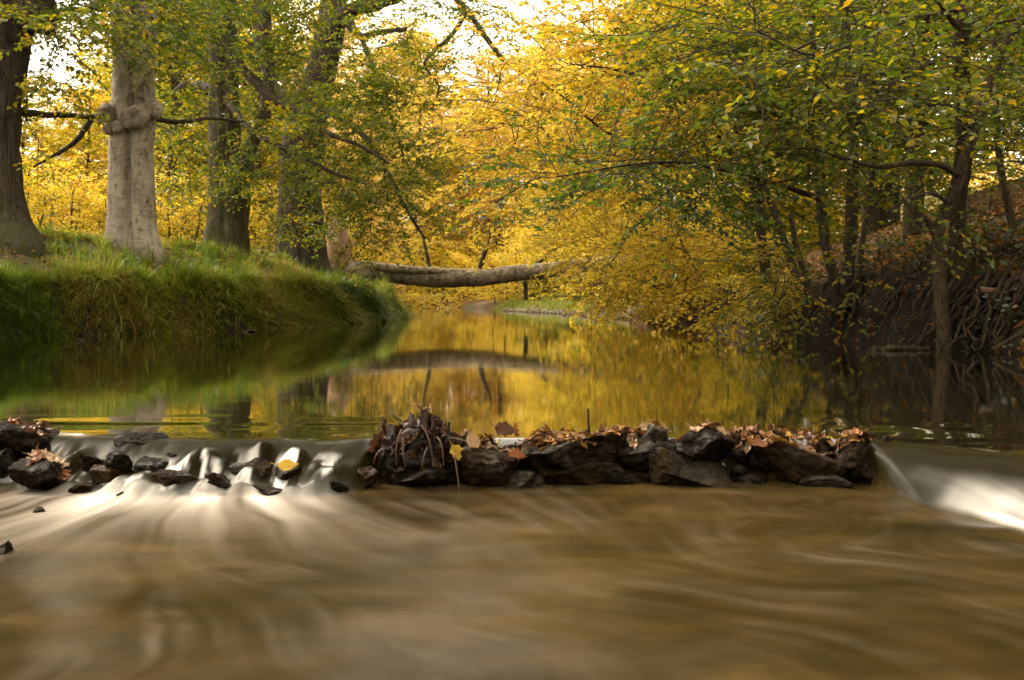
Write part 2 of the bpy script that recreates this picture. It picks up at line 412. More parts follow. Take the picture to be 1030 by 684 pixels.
fl = attr(nt, 'flow'); sf = N(nt, 'SeparateXYZ'); nt.links.new(fl.outputs['Vector'], sf.inputs[0])
low = attr(nt, 'lower').outputs['Fac']; foam = attr(nt, 'foam').outputs['Fac']
lic = sf.outputs[0]
wm = mapping(nt, geo.outputs['Position'], (1.0, 1.6, 1)); nW = noise(nt, wm.outputs[0], 2.2, 6, .6, .4)
mpS = mapping(nt, geo.outputs['Position'], (6, 9, 1)); nS = noise(nt, mpS.outputs[0], 1, 3, .5, .3)
brown = ramp(nt, [(.25, (.0085, .0058, .0014)), (.5, (.0250, .0165, .0045)), (.75, (.052, .033, .0105))], nW.outputs[0]).outputs[0]
brown = mix(nt, brown, mix(nt, brown, (1.5, 1.35, 1.2), 1, 'MULTIPLY'), ramp(nt, [(.4, (0, 0, 0)), (.8, (1, 1, 1))], nS.outputs[0]).outputs[0])
upper = mix(nt, (.006, .0045, .0015), (.016, .012, .003), nW.outputs[0])
low2 = math_(nt, 'SUBTRACT', low, attr(nt, 'fall').outputs['Fac'], True)
base = mix(nt, upper, brown, low2)
ff = math_(nt, 'MULTIPLY', foam, math_(nt, 'ADD', math_(nt, 'MULTIPLY', lic, 1.15), .22), True)
nP = noise(nt, mapping(nt, geo.outputs['Position'], (1, 1.5, 1)).outputs[0], 1.5, 4, .55, .5)
patch = ramp(nt, [(.42, (.05,) * 3), (.72, (.25,) * 3)], nP.outputs[0]).outputs[0]
veil = math_(nt, 'MULTIPLY', math_(nt, 'MULTIPLY', math_(nt, 'POWER', lic, 2.0), patch), low2)
ff = math_(nt, 'MAXIMUM', ff, veil)
foamc = mix(nt, (.26, .21, .155), (.74, .68, .60), foam)
foamc = mix(nt, foamc, (.88, .85, .80), attr(nt, 'fall').outputs['Fac'])  # whiter foam on the falls: missing skylight put into its colour
c = mix(nt, base, foamc, ff)
p = N(nt, 'BsdfPrincipled'); p.inputs['IOR'].default_value = 1.5
nt.links.new(c, p.inputs['Base Color'])
rg = mix(nt, (.035,) * 3, (.17,) * 3, low)
rg = mix(nt, rg, (.9,) * 3, ff)
cas = attr(nt, 'fall').outputs['Fac']
rg = mix(nt, rg, (.42,) * 3, math_(nt, 'MULTIPLY', cas, .8))
nt.links.new(rg, p.inputs['Roughness'])
nt.links.new(math_(nt, 'SUBTRACT', .5, math_(nt, 'MULTIPLY', math_(nt, 'MAXIMUM', math_(nt, 'MAXIMUM', ff, cas), math_(nt, 'MULTIPLY', low, .98)), .485)), p.inputs['Specular IOR Level'])
cw = math_(nt, 'MULTIPLY', math_(nt, 'SUBTRACT', 1.0, math_(nt, 'MAXIMUM', low, math_(nt, 'MULTIPLY', math_(nt, 'MAXIMUM', ff, cas), 2.0)), True), .95)
nt.links.new(cw, p.inputs['Coat Weight']); p.inputs['Coat Roughness'].default_value = .04; p.inputs['Coat IOR'].default_value = 1.8
mu = mapping(nt, geo.outputs['Position'], (.5, 1.6, 1)); nU = noise(nt, mu.outputs[0], 1.6, 3, .5, .5)
hh = math_(nt, 'ADD', math_(nt, 'MULTIPLY', nU.outputs[0], .35), math_(nt, 'MULTIPLY', math_(nt, 'MULTIPLY', lic, low), .10))
nt.links.new(bump(nt, hh, .12, .05), p.inputs['Normal'])
nt.links.new(p.outputs[0], out.inputs[0])
M_water = m
b = MB(); b.add(np.stack([WX, WY, WZ], -1).reshape(-1, 3), Q)
wo = b.build('river_water', M_water)
a = wo.data.attributes.new('foam', 'FLOAT', 'POINT'); a.data.foreach_set('value', FO.ravel().astype(np.float32))
a = wo.data.attributes.new('lower', 'FLOAT', 'POINT'); a.data.foreach_set('value', SS.ravel().astype(np.float32))
a = wo.data.attributes.new('fall', 'FLOAT', 'POINT'); a.data.foreach_set('value', FA.ravel().astype(np.float32))
a = wo.data.attributes.new('flow', 'FLOAT_VECTOR', 'POINT'); a.data.foreach_set('vector', FL.reshape(-1).astype(np.float32))
tag(wo, kind='structure')
def water_z(x, y): return float(water_fields(np.array([[float(x)]]), np.array([[float(y)]]))[0][0, 0])

# ------------------------------------------------------------------ foliage
class Leaves:
    def __init__(self): self.p = []; self.d = []; self.n = []; self.s = []; self.t = []
    def add(self, p, d, n, s, t): self.p.append(p); self.d.append(d); self.n.append(n); self.s.append(s); self.t.append(t)
    def count(self): return sum(len(a) for a in self.p)
    def into(self, mb, mat_i, simple=False, width=.30):
        if not self.p: return
        p = np.concatenate(self.p); d = np.concatenate(self.d); n = np.concatenate(self.n); s = np.concatenate(self.s)[:, None]; t = np.concatenate(self.t)
        d = d / (np.linalg.norm(d, axis=1)[:, None] + 1e-9)
        sd = np.cross(d, n); sd /= np.linalg.norm(sd, axis=1)[:, None] + 1e-9
        n = np.cross(sd, d)
        k = len(p)
        if simple:
            v = np.stack([p, p + d * s * .5 + sd * s * width, p + d * s - n * s * .1, p + d * s * .5 - sd * s * width], 1)
            q = np.arange(k)[:, None] * 4 + np.arange(4)[None, :]
            mb.add(v.reshape(-1, 3), q, mat_i, t, False)
        else:
            up = n * s * .07
            v = np.stack([p, p + d * s * .38 + sd * s * width + up, p + d * s * .74 + sd * s * width * .72 + up * .6, p + d * s - n * s * .12,
                          p + d * s * .74 - sd * s * width * .72 + up * .6, p + d * s * .38 - sd * s * width + up], 1)
            a = np.arange(k)[:, None] * 6
            q = np.stack([a + np.array([0, 1, 2, 3]), a + np.array([0, 3, 4, 5])], 1).reshape(-1, 4)
            mb.add(v.reshape(-1, 3), q, mat_i, np.repeat(t, 2), False)

def twig_leaves(LV, p, d, L, leaf, sp, tint, droop, flat):
    k = max(2, int(L / sp)); s = (np.arange(k) + rng.random(k) * .6 + .4) / k * L
    pos = p + d * s[:, None]; pos[:, 2] -= droop * s * s
    h = np.cross(d, (0, 0, 1.0)); h = h / (np.linalg.norm(h) + 1e-6)
    sg = np.where(np.arange(k) % 2 == 0, 1.0, -1.0)[:, None]
    ld = d * .55 + h * sg * .85 + rng.normal(0, .28, (k, 3)); ld[:, 2] -= .12
    nn = np.array((0, 0, 1.0)) + rng.normal(0, flat, (k, 3))
    LV.add(pos, ld, nn, leaf * rng.uniform(.6, 1.2, k), np.clip(tint + rng.normal(0, .20, k), 0, 1))

def spray(MBt, LV, p, d, L, leaf, sp, tint, droop=.08, flat=.42, lod=0, dens=1.0):
    """a nearly flat spray of twigs with leaves along the last part of a branch, starting at p"""
    d = nrm(d); n = max(4, int(L / .16 * dens)); h = np.cross(d, (0, 0, 1.0)); h = nrm(h)
    pts = [p]; dd = d.copy()
    for k in range(n):
        dd = nrm(dd + rng.normal(0, .09, 3) + np.array((0, 0, -droop * L / n * 1.2)))
        pts.append(pts[-1] + dd * L / n)
    pts = np.array(pts)
    r0 = .0035 + .0028 * L
    if lod < 2: MBt.tube(pts, np.linspace(r0, .0015, len(pts)), 4 if lod == 0 else 3, 0)
    for k in range(1, n + 1):
        t = k / n; sg = 1 if k % 2 else -1
        tl = (L * .42 * (1 - t) ** .75 + .12 + .05 * L) * rng.uniform(.6, 1.2)
        td = nrm(d * .75 + h * sg * .8 + rng.normal(0, .16, 3))
        q = pts[k]
        if lod == 0 and tl > .15:
            s = np.linspace(0, tl, 4); tp = q + td * s[:, None]; tp[:, 2] -= droop * s * s
            MBt.tube(tp, np.linspace(.0035, .001, 4), 3, 0)
        tt = np.clip(tint + rng.normal(0, .08), 0, 1)
        twig_leaves(LV, q, td, tl, leaf, sp, tt, droop, flat)
        if tl > .34:
            for e in range(int(tl / .17)):
                u = rng.uniform(.15, .8) * tl; s2 = 1 if e % 2 else -1
                q2 = q + td * u; q2[2] -= droop * u * u
                d2 = nrm(td * .7 + np.cross(td, (0, 0, 1.0)) * s2 * .7 + rng.normal(0, .18, 3))
                twig_leaves(LV, q2, d2, tl * .45 * (1 - u / tl * .6), leaf, sp, tt, droop, flat)

def bez(a, b, c, n):
    t = np.linspace(0, 1, n)[:, None]
    return (1 - t) ** 2 * a + 2 * t * (1 - t) * b + t * t * c

def smoothline(pts, n):
    """Catmull-Rom through points (k,4): xyz + radius"""
    pts = np.asarray(pts, float); k = len(pts)
    ext = np.vstack([2 * pts[0] - pts[1], pts, 2 * pts[-1] - pts[-2]])
    out = []
    for u in np.linspace(0, k - 1, n):
        a = min(int(u), k - 2); t = u - a; p0, p1, p2, p3 = ext[a:a + 4]
        out.append(.5 * (2 * p1 + (p2 - p0) * t + (2 * p0 - 5 * p1 + 4 * p2 - p3) * t * t + (-p0 + 3 * p1 - 3 * p2 + p3) * t ** 3))
    return np.array(out)

def limb_pts(px):   # list of (px, py, Y, half-width px) -> (x,y,z,r)
    return np.array([(*P(a, b_, Y), hw * Y / F) for a, b_, Y, hw in px])

def add_limb(mb, line, sides=10, rough=.12, seed=0):
    """a tube whose rings are knobbly"""
    pts = line[:, :3].copy(); r = line[:, 3]
    n = len(pts); v = []
    tg = np.gradient(pts, axis=0); tg /= np.linalg.norm(tg, axis=1)[:, None] + 1e-9
    ref = np.eye(3)[int(np.argmin(np.abs(tg.mean(0))))]
    a = np.cross(tg, ref); a /= np.linalg.norm(a, axis=1)[:, None]; bb = np.cross(tg, a)
    for k in range(n):
        for e in range(sides):
            th = e * 2 * math.pi / sides
            u = math.cos(th) * a[k] + math.sin(th) * bb[k]
            q = pts[k] + u * r[k]
            f = 1 + rough * fbm(q[0] * 2.5 / max(r[k] * 8, .4), q[1] * 2.5 / max(r[k] * 8, .4), q[2] * 1.2 / max(r[k] * 8, .4) + seed, 3)
            v.append(pts[k] + u * r[k] * f)
    i = np.arange(n - 1)[:, None] * sides; j = np.arange(sides)[None, :]; j2 = (j + 1) % sides
    q = np.stack([i + j, i + j2, i + sides + j2, i + sides + j], -1).reshape(-1, 4)
    mb.add(v, q)

class Grow:
    """greedy branching towards targets: every branch leaves the nearest wood already there"""
    def __init__(self): self.sk = []
    def seed(self, line, lo=0.0):
        k0 = int(lo * len(line)); self.sk += [tuple(q) for q in line[k0:, :4]]
    def reach(self, mb, LV, target, L, leaf, sp, tint, droop, flat, lod, dens=1.0, up=.35, maxr=.05):
        S = np.array(self.sk); tgt = np.asarray(target, float)
        dv = S[:, :3] - tgt; dist = np.sqrt((dv[:, 0]) ** 2 + dv[:, 1] ** 2 + (dv[:, 2] * 1.0) ** 2)
        cost = dist + np.clip(tgt[2] + .0 - S[:, 2] - .8, 0, 9) * .2 + np.clip(S[:, 2] - tgt[2] - 2.5, 0, 9) * .5
        k = int(np.argmin(cost)); a = S[k, :3]; D = dist[k]
        if D > .25:
            c1 = (a + tgt) / 2 + np.array((0, 0, up * D * .35)) + rng.normal(0, .07 * D, 3)
            n = max(4, int(D / .25)); line = bez(a, c1, tgt, n)
            line[1:-1] += rng.normal(0, .025 * min(1, D), (n - 2, 3))
            r0 = min(S[k, 3] * .75, .006 + .0095 * D, maxr)
            rr = np.linspace(r0, max(.004, r0 * .35), n)
            mb.tube(line, rr, 6 if lod == 0 else 4, 0)
            self.sk += [(*line[e], rr[e]) for e in range(1, n)]
            d = line[-1] - line[-3]
        else: d = tgt - a
        d = nrm(d) * .8 + np.array((rng.normal(0, .3), rng.normal(0, .3), -.05))
        spray(mb, LV, tgt, d, L, leaf, sp, tint, droop, flat, lod, dens)
        # a few side sprays on the way
        if D > .8:
            for u in np.arange(.45, .95, .55 / max(1, D)):
                q = line[int(u * (n - 1))]; t = nrm(line[min(n - 1, int(u * (n - 1)) + 1)] - q)
                s2 = 1 if rng.random() < .5 else -1
                sd_ = nrm(t * .5 + nrm(np.cross(t, (0, 0, 1.0))) * s2 + rng.normal(0, .2, 3))
                spray(mb, LV, q, sd_, L * rng.uniform(.45, .8), leaf, sp, tint, droop, flat, lod, dens)

def region_targets(regs, dy=0, mult=1):
    """regs: (cx, cy, rx, ry, Y0, Y1, count, tint) in photo pixels and metres of depth"""
    out = []
    for cx, cy, rx, ry, Y0, Y1, cnt, ti in regs:
        k = 0
        while k < cnt * mult:
            u, v = rng.uniform(-1, 1, 2)
            if u * u + v * v > 1: continue
            Y = rng.uniform(Y0, Y1) + dy; out.append((P(cx + u * rx, cy + v * ry, Y), ti)); k += 1
    return out

def make_crown(g, root, base, regs, leaf, sp, L, material, droop=.12, flat=.45, lod=0, dens=1.0, simple=False, up=.35, maxr=.05, extra=(), dy=0, mult=1):
    tg = region_targets(regs, dy, mult) + list(extra)
    S0 = np.array([q[:3] for q in g.sk])
    tg.sort(key=lambda a: np.min(np.linalg.norm(S0 - a[0], axis=1)))
    mb = MB(); LV = Leaves()
    for t, ti in tg: g.reach(mb, LV, t, L * rng.uniform(.7, 1.25), leaf, sp, np.clip(ti + rng.normal(0, .07), 0, 1), droop, flat, lod, dens, up, maxr)
    LV.into(mb, 1, simple)
    print('crown', root.name, LV.count())
    return mb.build('crown', [M_twig, material], root, base)

# ------------------------------------------------------------------ hero trunks on the left bank
def hero_trunk(rows, Y, root, base, material, roots=(), lobes=None, burls=(), sides=56, rings=110, seed=0, top=None, rough=.05):
    rows = sorted(rows, key=lambda r: -r[0])     # bottom (large py) first
    arr = np.array([(*P(cx, py, Y), hw * Y / F) for py, cx, hw in rows])
    zz = np.linspace(arr[0, 2] - .35, top if top else arr[-1, 2], rings)
    cx = np.interp(zz, arr[:, 2], arr[:, 0]); rr = np.interp(zz, arr[:, 2], arr[:, 3])
    k = np.ones(5) / 5
    cx[2:-2] = np.convolve(cx, k, 'valid'); rr[2:-2] = np.convolve(rr, k, 'valid')
    v = []
    zb = arr[0, 2]
    for a in range(rings):
        z = zz[a]; hgt = max(0, z - zb)
        for e in range(sides):
            th = e * 2 * math.pi / sides; ux, uy = math.cos(th), math.sin(th)
            r = rr[a]
            f = 1.0
            for (ra, rs, rh) in roots:      # buttress roots: angle, strength, height
                dth = (th - ra + math.pi) % (2 * math.pi) - math.pi
                f += rs * math.exp(-(dth / .38) ** 2) * math.exp(-hgt / rh)
            if lobes:
                f += lobes(th, z)
            px_, py_, pz_ = cx[a] + ux * r * 1.0, Y + uy * r, z
            f += rough * fbm(px_ * 3 + seed, py_ * 3, pz_ * 1.1, 4) + rough * .5 * fbm(px_ * 9 + seed, py_ * 9, pz_ * 2.5, 3)
            q = np.array((cx[a] + ux * r * f, Y + uy * r * f, z))
            for (bp, br, bh, dimple) in burls:
                d2 = np.linalg.norm(q - bp)
                if d2 < br * 2.5:
                    g_ = math.exp(-(d2 / br) ** 2)
                    q = q + np.array((ux, uy, 0)) * bh * g_ - np.array((ux, uy, 0)) * dimple * math.exp(-(d2 / (br * .45)) ** 2)
            v.append(q)
    i = np.arange(rings - 1)[:, None] * sides; j = np.arange(sides)[None, :]; j2 = (j + 1) % sides
    Q = np.stack([i + j, i + j2, i + sides + j2, i + sides + j], -1).reshape(-1, 4)
    mb = MB(); mb.add(v, Q)
    o = mb.build('trunk', material, root, base)
    return np.stack([cx, np.full(rings, Y), zz, rr], -1)

def branch_obj(root, base, px, material, sides=12, n=26, rough=.14, seed=0):
    ln = smoothline(limb_pts(px), n); ln[2:-1, :3] += np.cumsum(rng.normal(0, .35, (n - 3, 3)), 0) * .35 * ln[2:-1, 3:4]; mb = MB(); add_limb(mb, ln, sides, rough, seed)
    mb.build('branch', material, root, base); return ln

# T1: leaning grey-brown beech at the left edge
Y1 = 15.2
base = P(-8, 244, Y1); base[2] = ground_z(base[0], base[1])
t1 = tag(empty('beech_tree', base), 'massive dark ridged beech at the left edge with mossy flared foot', 'tree')
ln = hero_trunk([(246, -8, 50), (236, -8, 43), (215, -10, 36), (190, -11, 32), (150, -12, 30), (100, -11, 31), (50, -8, 36), (0, -6, 43), (-60, -6, 42), (-320, -8, 30)], Y1, t1, base, M_beech2,
                roots=((-.5, .25, .35), (-1.5, .2, .3), (-2.3, .2, .3)), lobes=lambda th, z: .05 * math.cos(3 * th + 1) + .03 * math.cos(7 * th), seed=3, rough=.09)
b1 = branch_obj(t1, base, [(30, 25, Y1, 22), (48, -20, Y1 - .2, 18), (75, -80, Y1 - .6, 14), (110, -150, Y1 - 1, 8)], M_beech2, seed=1)
b2 = branch_obj(t1, base, [(18, 112, Y1 + .2, 4.4), (40, 116, Y1 + .6, 3.4), (70, 119, Y1 + .9, 2.8), (96, 121, Y1 + 1.3, 2.4), (122, 112, Y1 + 1.9, 1.8)], M_beech2, 8, seed=2)
b3 = branch_obj(t1, base, [(92, 120, Y1 + 1.2, 3), (78, 140, Y1 + 1.1, 2.6), (64, 152, Y1 + 1, 2.2), (48, 160, Y1 + .8, 1.6), (34, 168, Y1 + .6, 1.2)], M_beech2, 6, 16, seed=3)
g = Grow(); g.seed(b1); g.seed(b2); g.seed(b3); g.seed(ln, .75)
make_crown(g, t1, base, [(75, 8, 55, 24, 11.5, 14.5, 26, .50), (40, 55, 30, 18, 12, 14.5, 3, .55), (75, 75, 30, 30, 13, 15, 2, .55), (60, -90, 120, 70, 10.5, 16, 30, .5), (20, -240, 220, 90, 9, 15, 34, .5), (60, 140, 40, 18, 13.2, 14.6, 3, .72)], .085, .045, 1.0, M_green, lod=0, dy=1.9, mult=1.2, dens=1.1)

# T2: pale beech with burls
Y2 = 17.0
base = P(134, 247, Y2); base[2] = ground_z(base[0], base[1])
t2 = tag(empty('beech_tree', base), 'pale smooth beech with fused double trunk and knobbly burls halfway up', 'tree')
BZ = P(0, 118, Y2)[2]
def lob2(th, z):
    d = (th + math.pi / 2 - .15 + math.pi) % (2 * math.pi) - math.pi     # groove facing the camera
    w = -.34 * math.exp(-(d / .17) ** 2)
    d2 = (th - math.pi / 2 + math.pi) % (2 * math.pi) - math.pi
    return w - .12 * math.exp(-(d2 / .2) ** 2) + .05 * math.cos(2 * th)
def bp(px, py, fr): q = P(px, py, Y2); q[1] -= fr * .33; return q
ln = hero_trunk([(250, 135, 26), (240, 134, 23.5), (215, 133, 22), (180, 132, 21), (150, 132, 20.5), (122, 134, 21), (100, 134, 20), (70, 134, 19.5), (40, 135, 21), (0, 136, 20), (-80, 138, 18), (-330, 140, 13)], Y2, t2, base, M_beech,
                roots=((-.3, .22, .25), (-2.7, .25, .3), (-1.6, .12, .2)), lobes=lob2,
                burls=((bp(112, 116, .8), .15, .17, .0), (bp(116, 130, .95), .10, .13, .05), (bp(143, 124, 1.08), .13, .26, .26), (bp(133, 119, 1.1), .09, .12, .0), (bp(158, 112, .55), .12, .14, .03), (bp(152, 122, .9), .10, .12, 0), (bp(125, 108, 1.1), .10, .08, 0)), rings=150, sides=72, seed=9, rough=.045)
def burl(px, py, fr, r, seed, hollow):
    q0 = bp(px, py, fr); mb = MB(); v = []; sd_, rg_ = 26, 18
    for a in range(rg_):
        ph = a / (rg_ - 1) * math.pi
        for e in range(sd_):
            th = e * 2 * math.pi / sd_; u = np.array((math.sin(ph) * math.cos(th), -math.cos(ph), math.sin(ph) * math.sin(th)))
            f = 1 + .22 * fbm(u[0] * 1.6 + seed, u[1] * 1.6, u[2] * 1.6, 4) + .10 * math.sin(9 * ph + 2 * u[0]) * math.sin(ph)
            f *= 1 - hollow * math.exp(-(ph / .42) ** 2)
            v.append(q0 + u * f * r * np.array((1, .8, 1.05)))
    i = np.arange(rg_ - 1)[:, None] * sd_; j = np.arange(sd_)[None, :]; j2 = (j + 1) % sd_
    mb.add(v, np.stack([i + j, i + j2, i + sd_ + j2, i + sd_ + j], -1).reshape(-1, 4)); mb.build('burl', M_beech, t2, base)
burl(143, 123, 1.05, .17, 1, .75); burl(114, 119, .85, .15, 4, .5); burl(159, 113, .55, .13, 7, .35); burl(127, 131, 1.0, .10, 9, .0); burl(116, 132, .9, .09, 12, .3)
g = Grow(); g.seed(ln, .62)
b1 = branch_obj(t2, base, [(150, 119, Y2 + .2, 3), (185, 122, Y2 + .9, 2.3), (212, 118, Y2 + 1.8, 1.8), (245, 122, Y2 + 2.6, 1.2)], M_beech2, 8, seed=5)
g.seed(b1, .3)
b2 = branch_obj(t2, base, [(140, -30, Y2, 9), (120, -10, Y2 - .9, 6), (90, 10, Y2 - 1.5, 4)], M_beech, 8, seed=6); g.seed(b2, .3)
make_crown(g, t2, base, [(128, -2, 55, 22, 12.6, 14.4, 26, .46), (182, 40, 24, 40, 14.4, 16.5, 22, .54), (150, -80, 130, 60, 12, 18, 30, .5), (170, -220, 200, 80, 11, 17, 34, .5), (180, 150, 28, 40, 15.5, 18, 8, .62), (195, 100, 28, 30, 15.2, 17, 6, .55)], .085, .045, 1.05, M_green, lod=0, dy=2.2, mult=1.2, dens=1.1)

# T3: mossy twin beech
Y3 = 21.5
base = P(228, 260, Y3); base[2] = ground_z(base[0], base[1])
t3 = tag(empty('beech_tree', base), 'mossy twin stemmed beech standing between the pale burled beech and the dark beech', 'tree')
ln = hero_trunk([(264, 225, 25), (254, 225, 21), (235, 225, 17.5), (210, 226, 16), (170, 226, 15), (120, 226, 15), (60, 225, 14), (0, 223, 13), (-60, 224, 14), (-200, 220, 11)], Y3, t3, base, M_beech3,
                roots=((math.pi, .45, .3), (-.4, .35, .35), (-2.2, .2, .3)), lobes=lambda th, z: -.15 * math.exp(-(((th + 1.35 + math.pi) % (2 * math.pi) - math.pi) / .2) ** 2) + .05 * math.cos(2 * th), seed=15, rough=.08)
b0 = branch_obj(t3, base, [(240, 256, Y3 + .1, 12), (240, 200, Y3 + .2, 9), (247, 150, Y3 + .4, 7), (260, 110, Y3 + .6, 6.5), (264, 60, Y3 + .8, 6), (262, 20, Y3 + .8, 5), (268, -60, Y3 + 1, 4)], M_beech3, seed=8)
b1 = branch_obj(t3, base, [(216, 0, Y3 - .2, 6), (222, 25, Y3 - .5, 5.5), (238, 60, Y3 - .9, 5), (256, 78, Y3 - 1.2, 5), (272, 94, Y3 - 1.5, 4.6), (300, 112, Y3 - 1.8, 3.4), (330, 133, Y3 - 2, 2.6), (362, 146, Y3 - 2.2, 1.8), (395, 166, Y3 - 2.3, 1.2)], M_beech2, 9, 34, seed=9)
b2 = branch_obj(t3, base, [(212, 92, Y3 + .1, 7), (196, 82, Y3 + .5, 5.5), (178, 92, Y3 + .7, 3), (162, 98, Y3 + .9, 2)], M_beech2, 8, 16, seed=10)
b3 = branch_obj(t3, base, [(228, 100, Y3 - .3, 4), (248, 130, Y3 - 1.2, 3.4), (285, 150, Y3 - 1.8, 2.8), (330, 172, Y3 - 2.2, 2), (375, 188, Y3 - 2.4, 1.2)], M_beech2, 7, 22, seed=11)
g = Grow(); g.seed(b0, .3); g.seed(b1, .2); g.seed(b2, .3); g.seed(b3, .2); g.seed(ln, .6)
make_crown(g, t3, base, [(215, 5, 60, 30, 17, 19, 34, .44), (272, 40, 40, 45, 16.5, 19, 30, .46), (272, 135, 28, 45, 16.5, 18.6, 20, .48), (335, 155, 60, 40, 16, 18, 40, .5), (280, 205, 26, 14, 17, 18.4, 5, .56), (185, 130, 28, 60, 18.5, 21, 18, .62), (240, -80, 140, 60, 16, 22, 30, .45)], .088, .048, 1.15, M_green, lod=0, dy=2.2, mult=1.0, dens=1.0)

# T4: big dark beech
Y4 = 25.2
base = P(301, 269, Y4); base[2] = ground_z(base[0], base[1])
t4 = tag(empty('beech_tree', base), 'thick dark brown beech beside the fallen tree, forking behind drooping leaves', 'tree')
ln = hero_trunk([(275, 301, 29), (266, 302, 26), (245, 302, 24), (210, 301, 22), (170, 302, 21), (130, 306, 21), (95, 315, 17), (60, 326, 15), (20, 334, 14), (-40, 338, 12), (-160, 342, 9)], Y4, t4, base, M_beech2,
                roots=((-.3, .3, .4), (-2.9, .25, .4), (-1.6, .15, .3)), lobes=lambda th, z: -.1 * math.exp(-(((th + 1.9 + math.pi) % (2 * math.pi) - math.pi) / .2) ** 2) + .04 * math.cos(3 * th), seed=23, rough=.07)
b1 = branch_obj(t4, base, [(322, 62, Y4, 11), (342, 24, Y4 - .3, 9), (368, 8, Y4 - .5, 7.5), (396, 0, Y4 - .9, 6), (440, -22, Y4 - 1.6, 4)], M_beech2, seed=12)
b2 = branch_obj(t4, base, [(350, 22, Y4 - .4, 5), (362, 38, Y4 - .8, 4), (378, 34, Y4 - 1.1, 3), (408, 30, Y4 - 1.6, 2)], M_beech2, 8, 16, seed=13)
b3 = branch_obj(t4, base, [(364, 38, Y4 - .8, 3), (374, 64, Y4 - 1.2, 2.4), (388, 90, Y4 - 1.6, 2), (398, 130, Y4 - 2, 1.5), (412, 172, Y4 - 2.3, 1)], M_beech2, 7, 18, seed=14)
b4 = branch_obj(t4, base, [(440, -20, Y4 - 1.6, 4), (470, 10, Y4 - 2.2, 3.4), (490, 38, Y4 - 2.6, 3), (505, 58, Y4 - 2.8, 2.4), (516, 66, Y4 - 3, 1.2)], M_beech2, 7, 18, seed=15)
b5 = branch_obj(t4, base, [(304, 118, Y4, 9), (290, 100, Y4 + .2, 8), (276, 84, Y4 + .4, 7), (268, 40, Y4 + .6, 6), (262, -30, Y4 + .8, 4)], M_beech2, 9, seed=16)
b6 = branch_obj(t4, base, [(314, 110, Y4 - .2, 6), (345, 118, Y4 - 1.2, 4), (378, 150, Y4 - 2, 3), (405, 200, Y4 - 2.5, 2), (428, 240, Y4 - 2.8, 1)], M_beech2, 7, 22, seed=17)
b7 = branch_obj(t4, base, [(470, 10, Y4 - 2.2, 2.6), (455, 35, Y4 - 2.4, 2.2), (436, 52, Y4 - 2.6, 1.8), (428, 66, Y4 - 2.7, 1.5), (442, 85, Y4 - 2.8, 1.2), (435, 110, Y4 - 2.9, .8)], M_beech2, 6, 22, seed=18)
g = Grow()
for q in (b1, b2, b3, b4, b6, b7): g.seed(q, .15)
g.seed(b5, .4); g.seed(ln, .7)
make_crown(g, t4, base, [(290, 45, 40, 50, 19.5, 22, 26, .46), (378, 140, 58, 70, 19, 22, 75, .52), (405, 195, 40, 34, 19.5, 21.5, 26, .58), (358, 200, 36, 30, 19.5, 21.5, 16, .52), (425, 20, 55, 18, 19.5, 22.5, 20, .52), (395, 105, 30, 26, 20, 22, 10, .56), (500, 8, 40, 16, 19, 21, 10, .40),
                         (455, 105, 40, 50, 19.5, 22.5, 18, .70), (430, 45, 50, 34, 19.5, 22, 14, .6), (380, -80, 170, 60, 17, 26, 40, .5), (400, -260, 260, 110, 16, 26, 44, .55)], .09, .05, 1.25, M_green, lod=0, droop=.2, dy=1.9, mult=1.1, dens=1.0)

# ------------------------------------------------------------------ trees of the right bank
def stems(name, label, cat, stems_px, material, crowns, leaf, sp, L, lmat, group=None, lod=0, droop=.10, up=.30, first_branch=.25, flat=.42, limbs=(), mult=1.15):
    px, py, Y, hw = stems_px[0][0]
    base = P(px, py, Y); base[2] = ground_z(base[0], base[1])
    root = tag(empty(name, base), label, cat, group)
    g = Grow()
    for k, s in enumerate(stems_px):
        lnp = limb_pts(s)
        if k == 0 or s[0][1] > py - 12: lnp = np.vstack([lnp[0] + np.array((0, 0, -.3, lnp[0][3] * .15)), lnp])
        ln = smoothline(lnp, 44); mb = MB(); add_limb(mb, ln, 14, .13, k * 3.3 + px)
        mb.build('trunk', material, root, base); g.seed(ln, first_branch)
    for k, s in enumerate(limbs):
        ln = smoothline(limb_pts(s), 24); mb = MB(); add_limb(mb, ln, 7, .15, k * 1.3 + px)
        mb.build('branch', M_twig if s[0][3] < 2.5 else material, root, base); g.seed(ln, .12)
    make_crown(g, root, base, crowns, leaf, sp, L, lmat, lod=lod, droop=droop, up=up, flat=flat, mult=mult, dens=1.15)
    return root

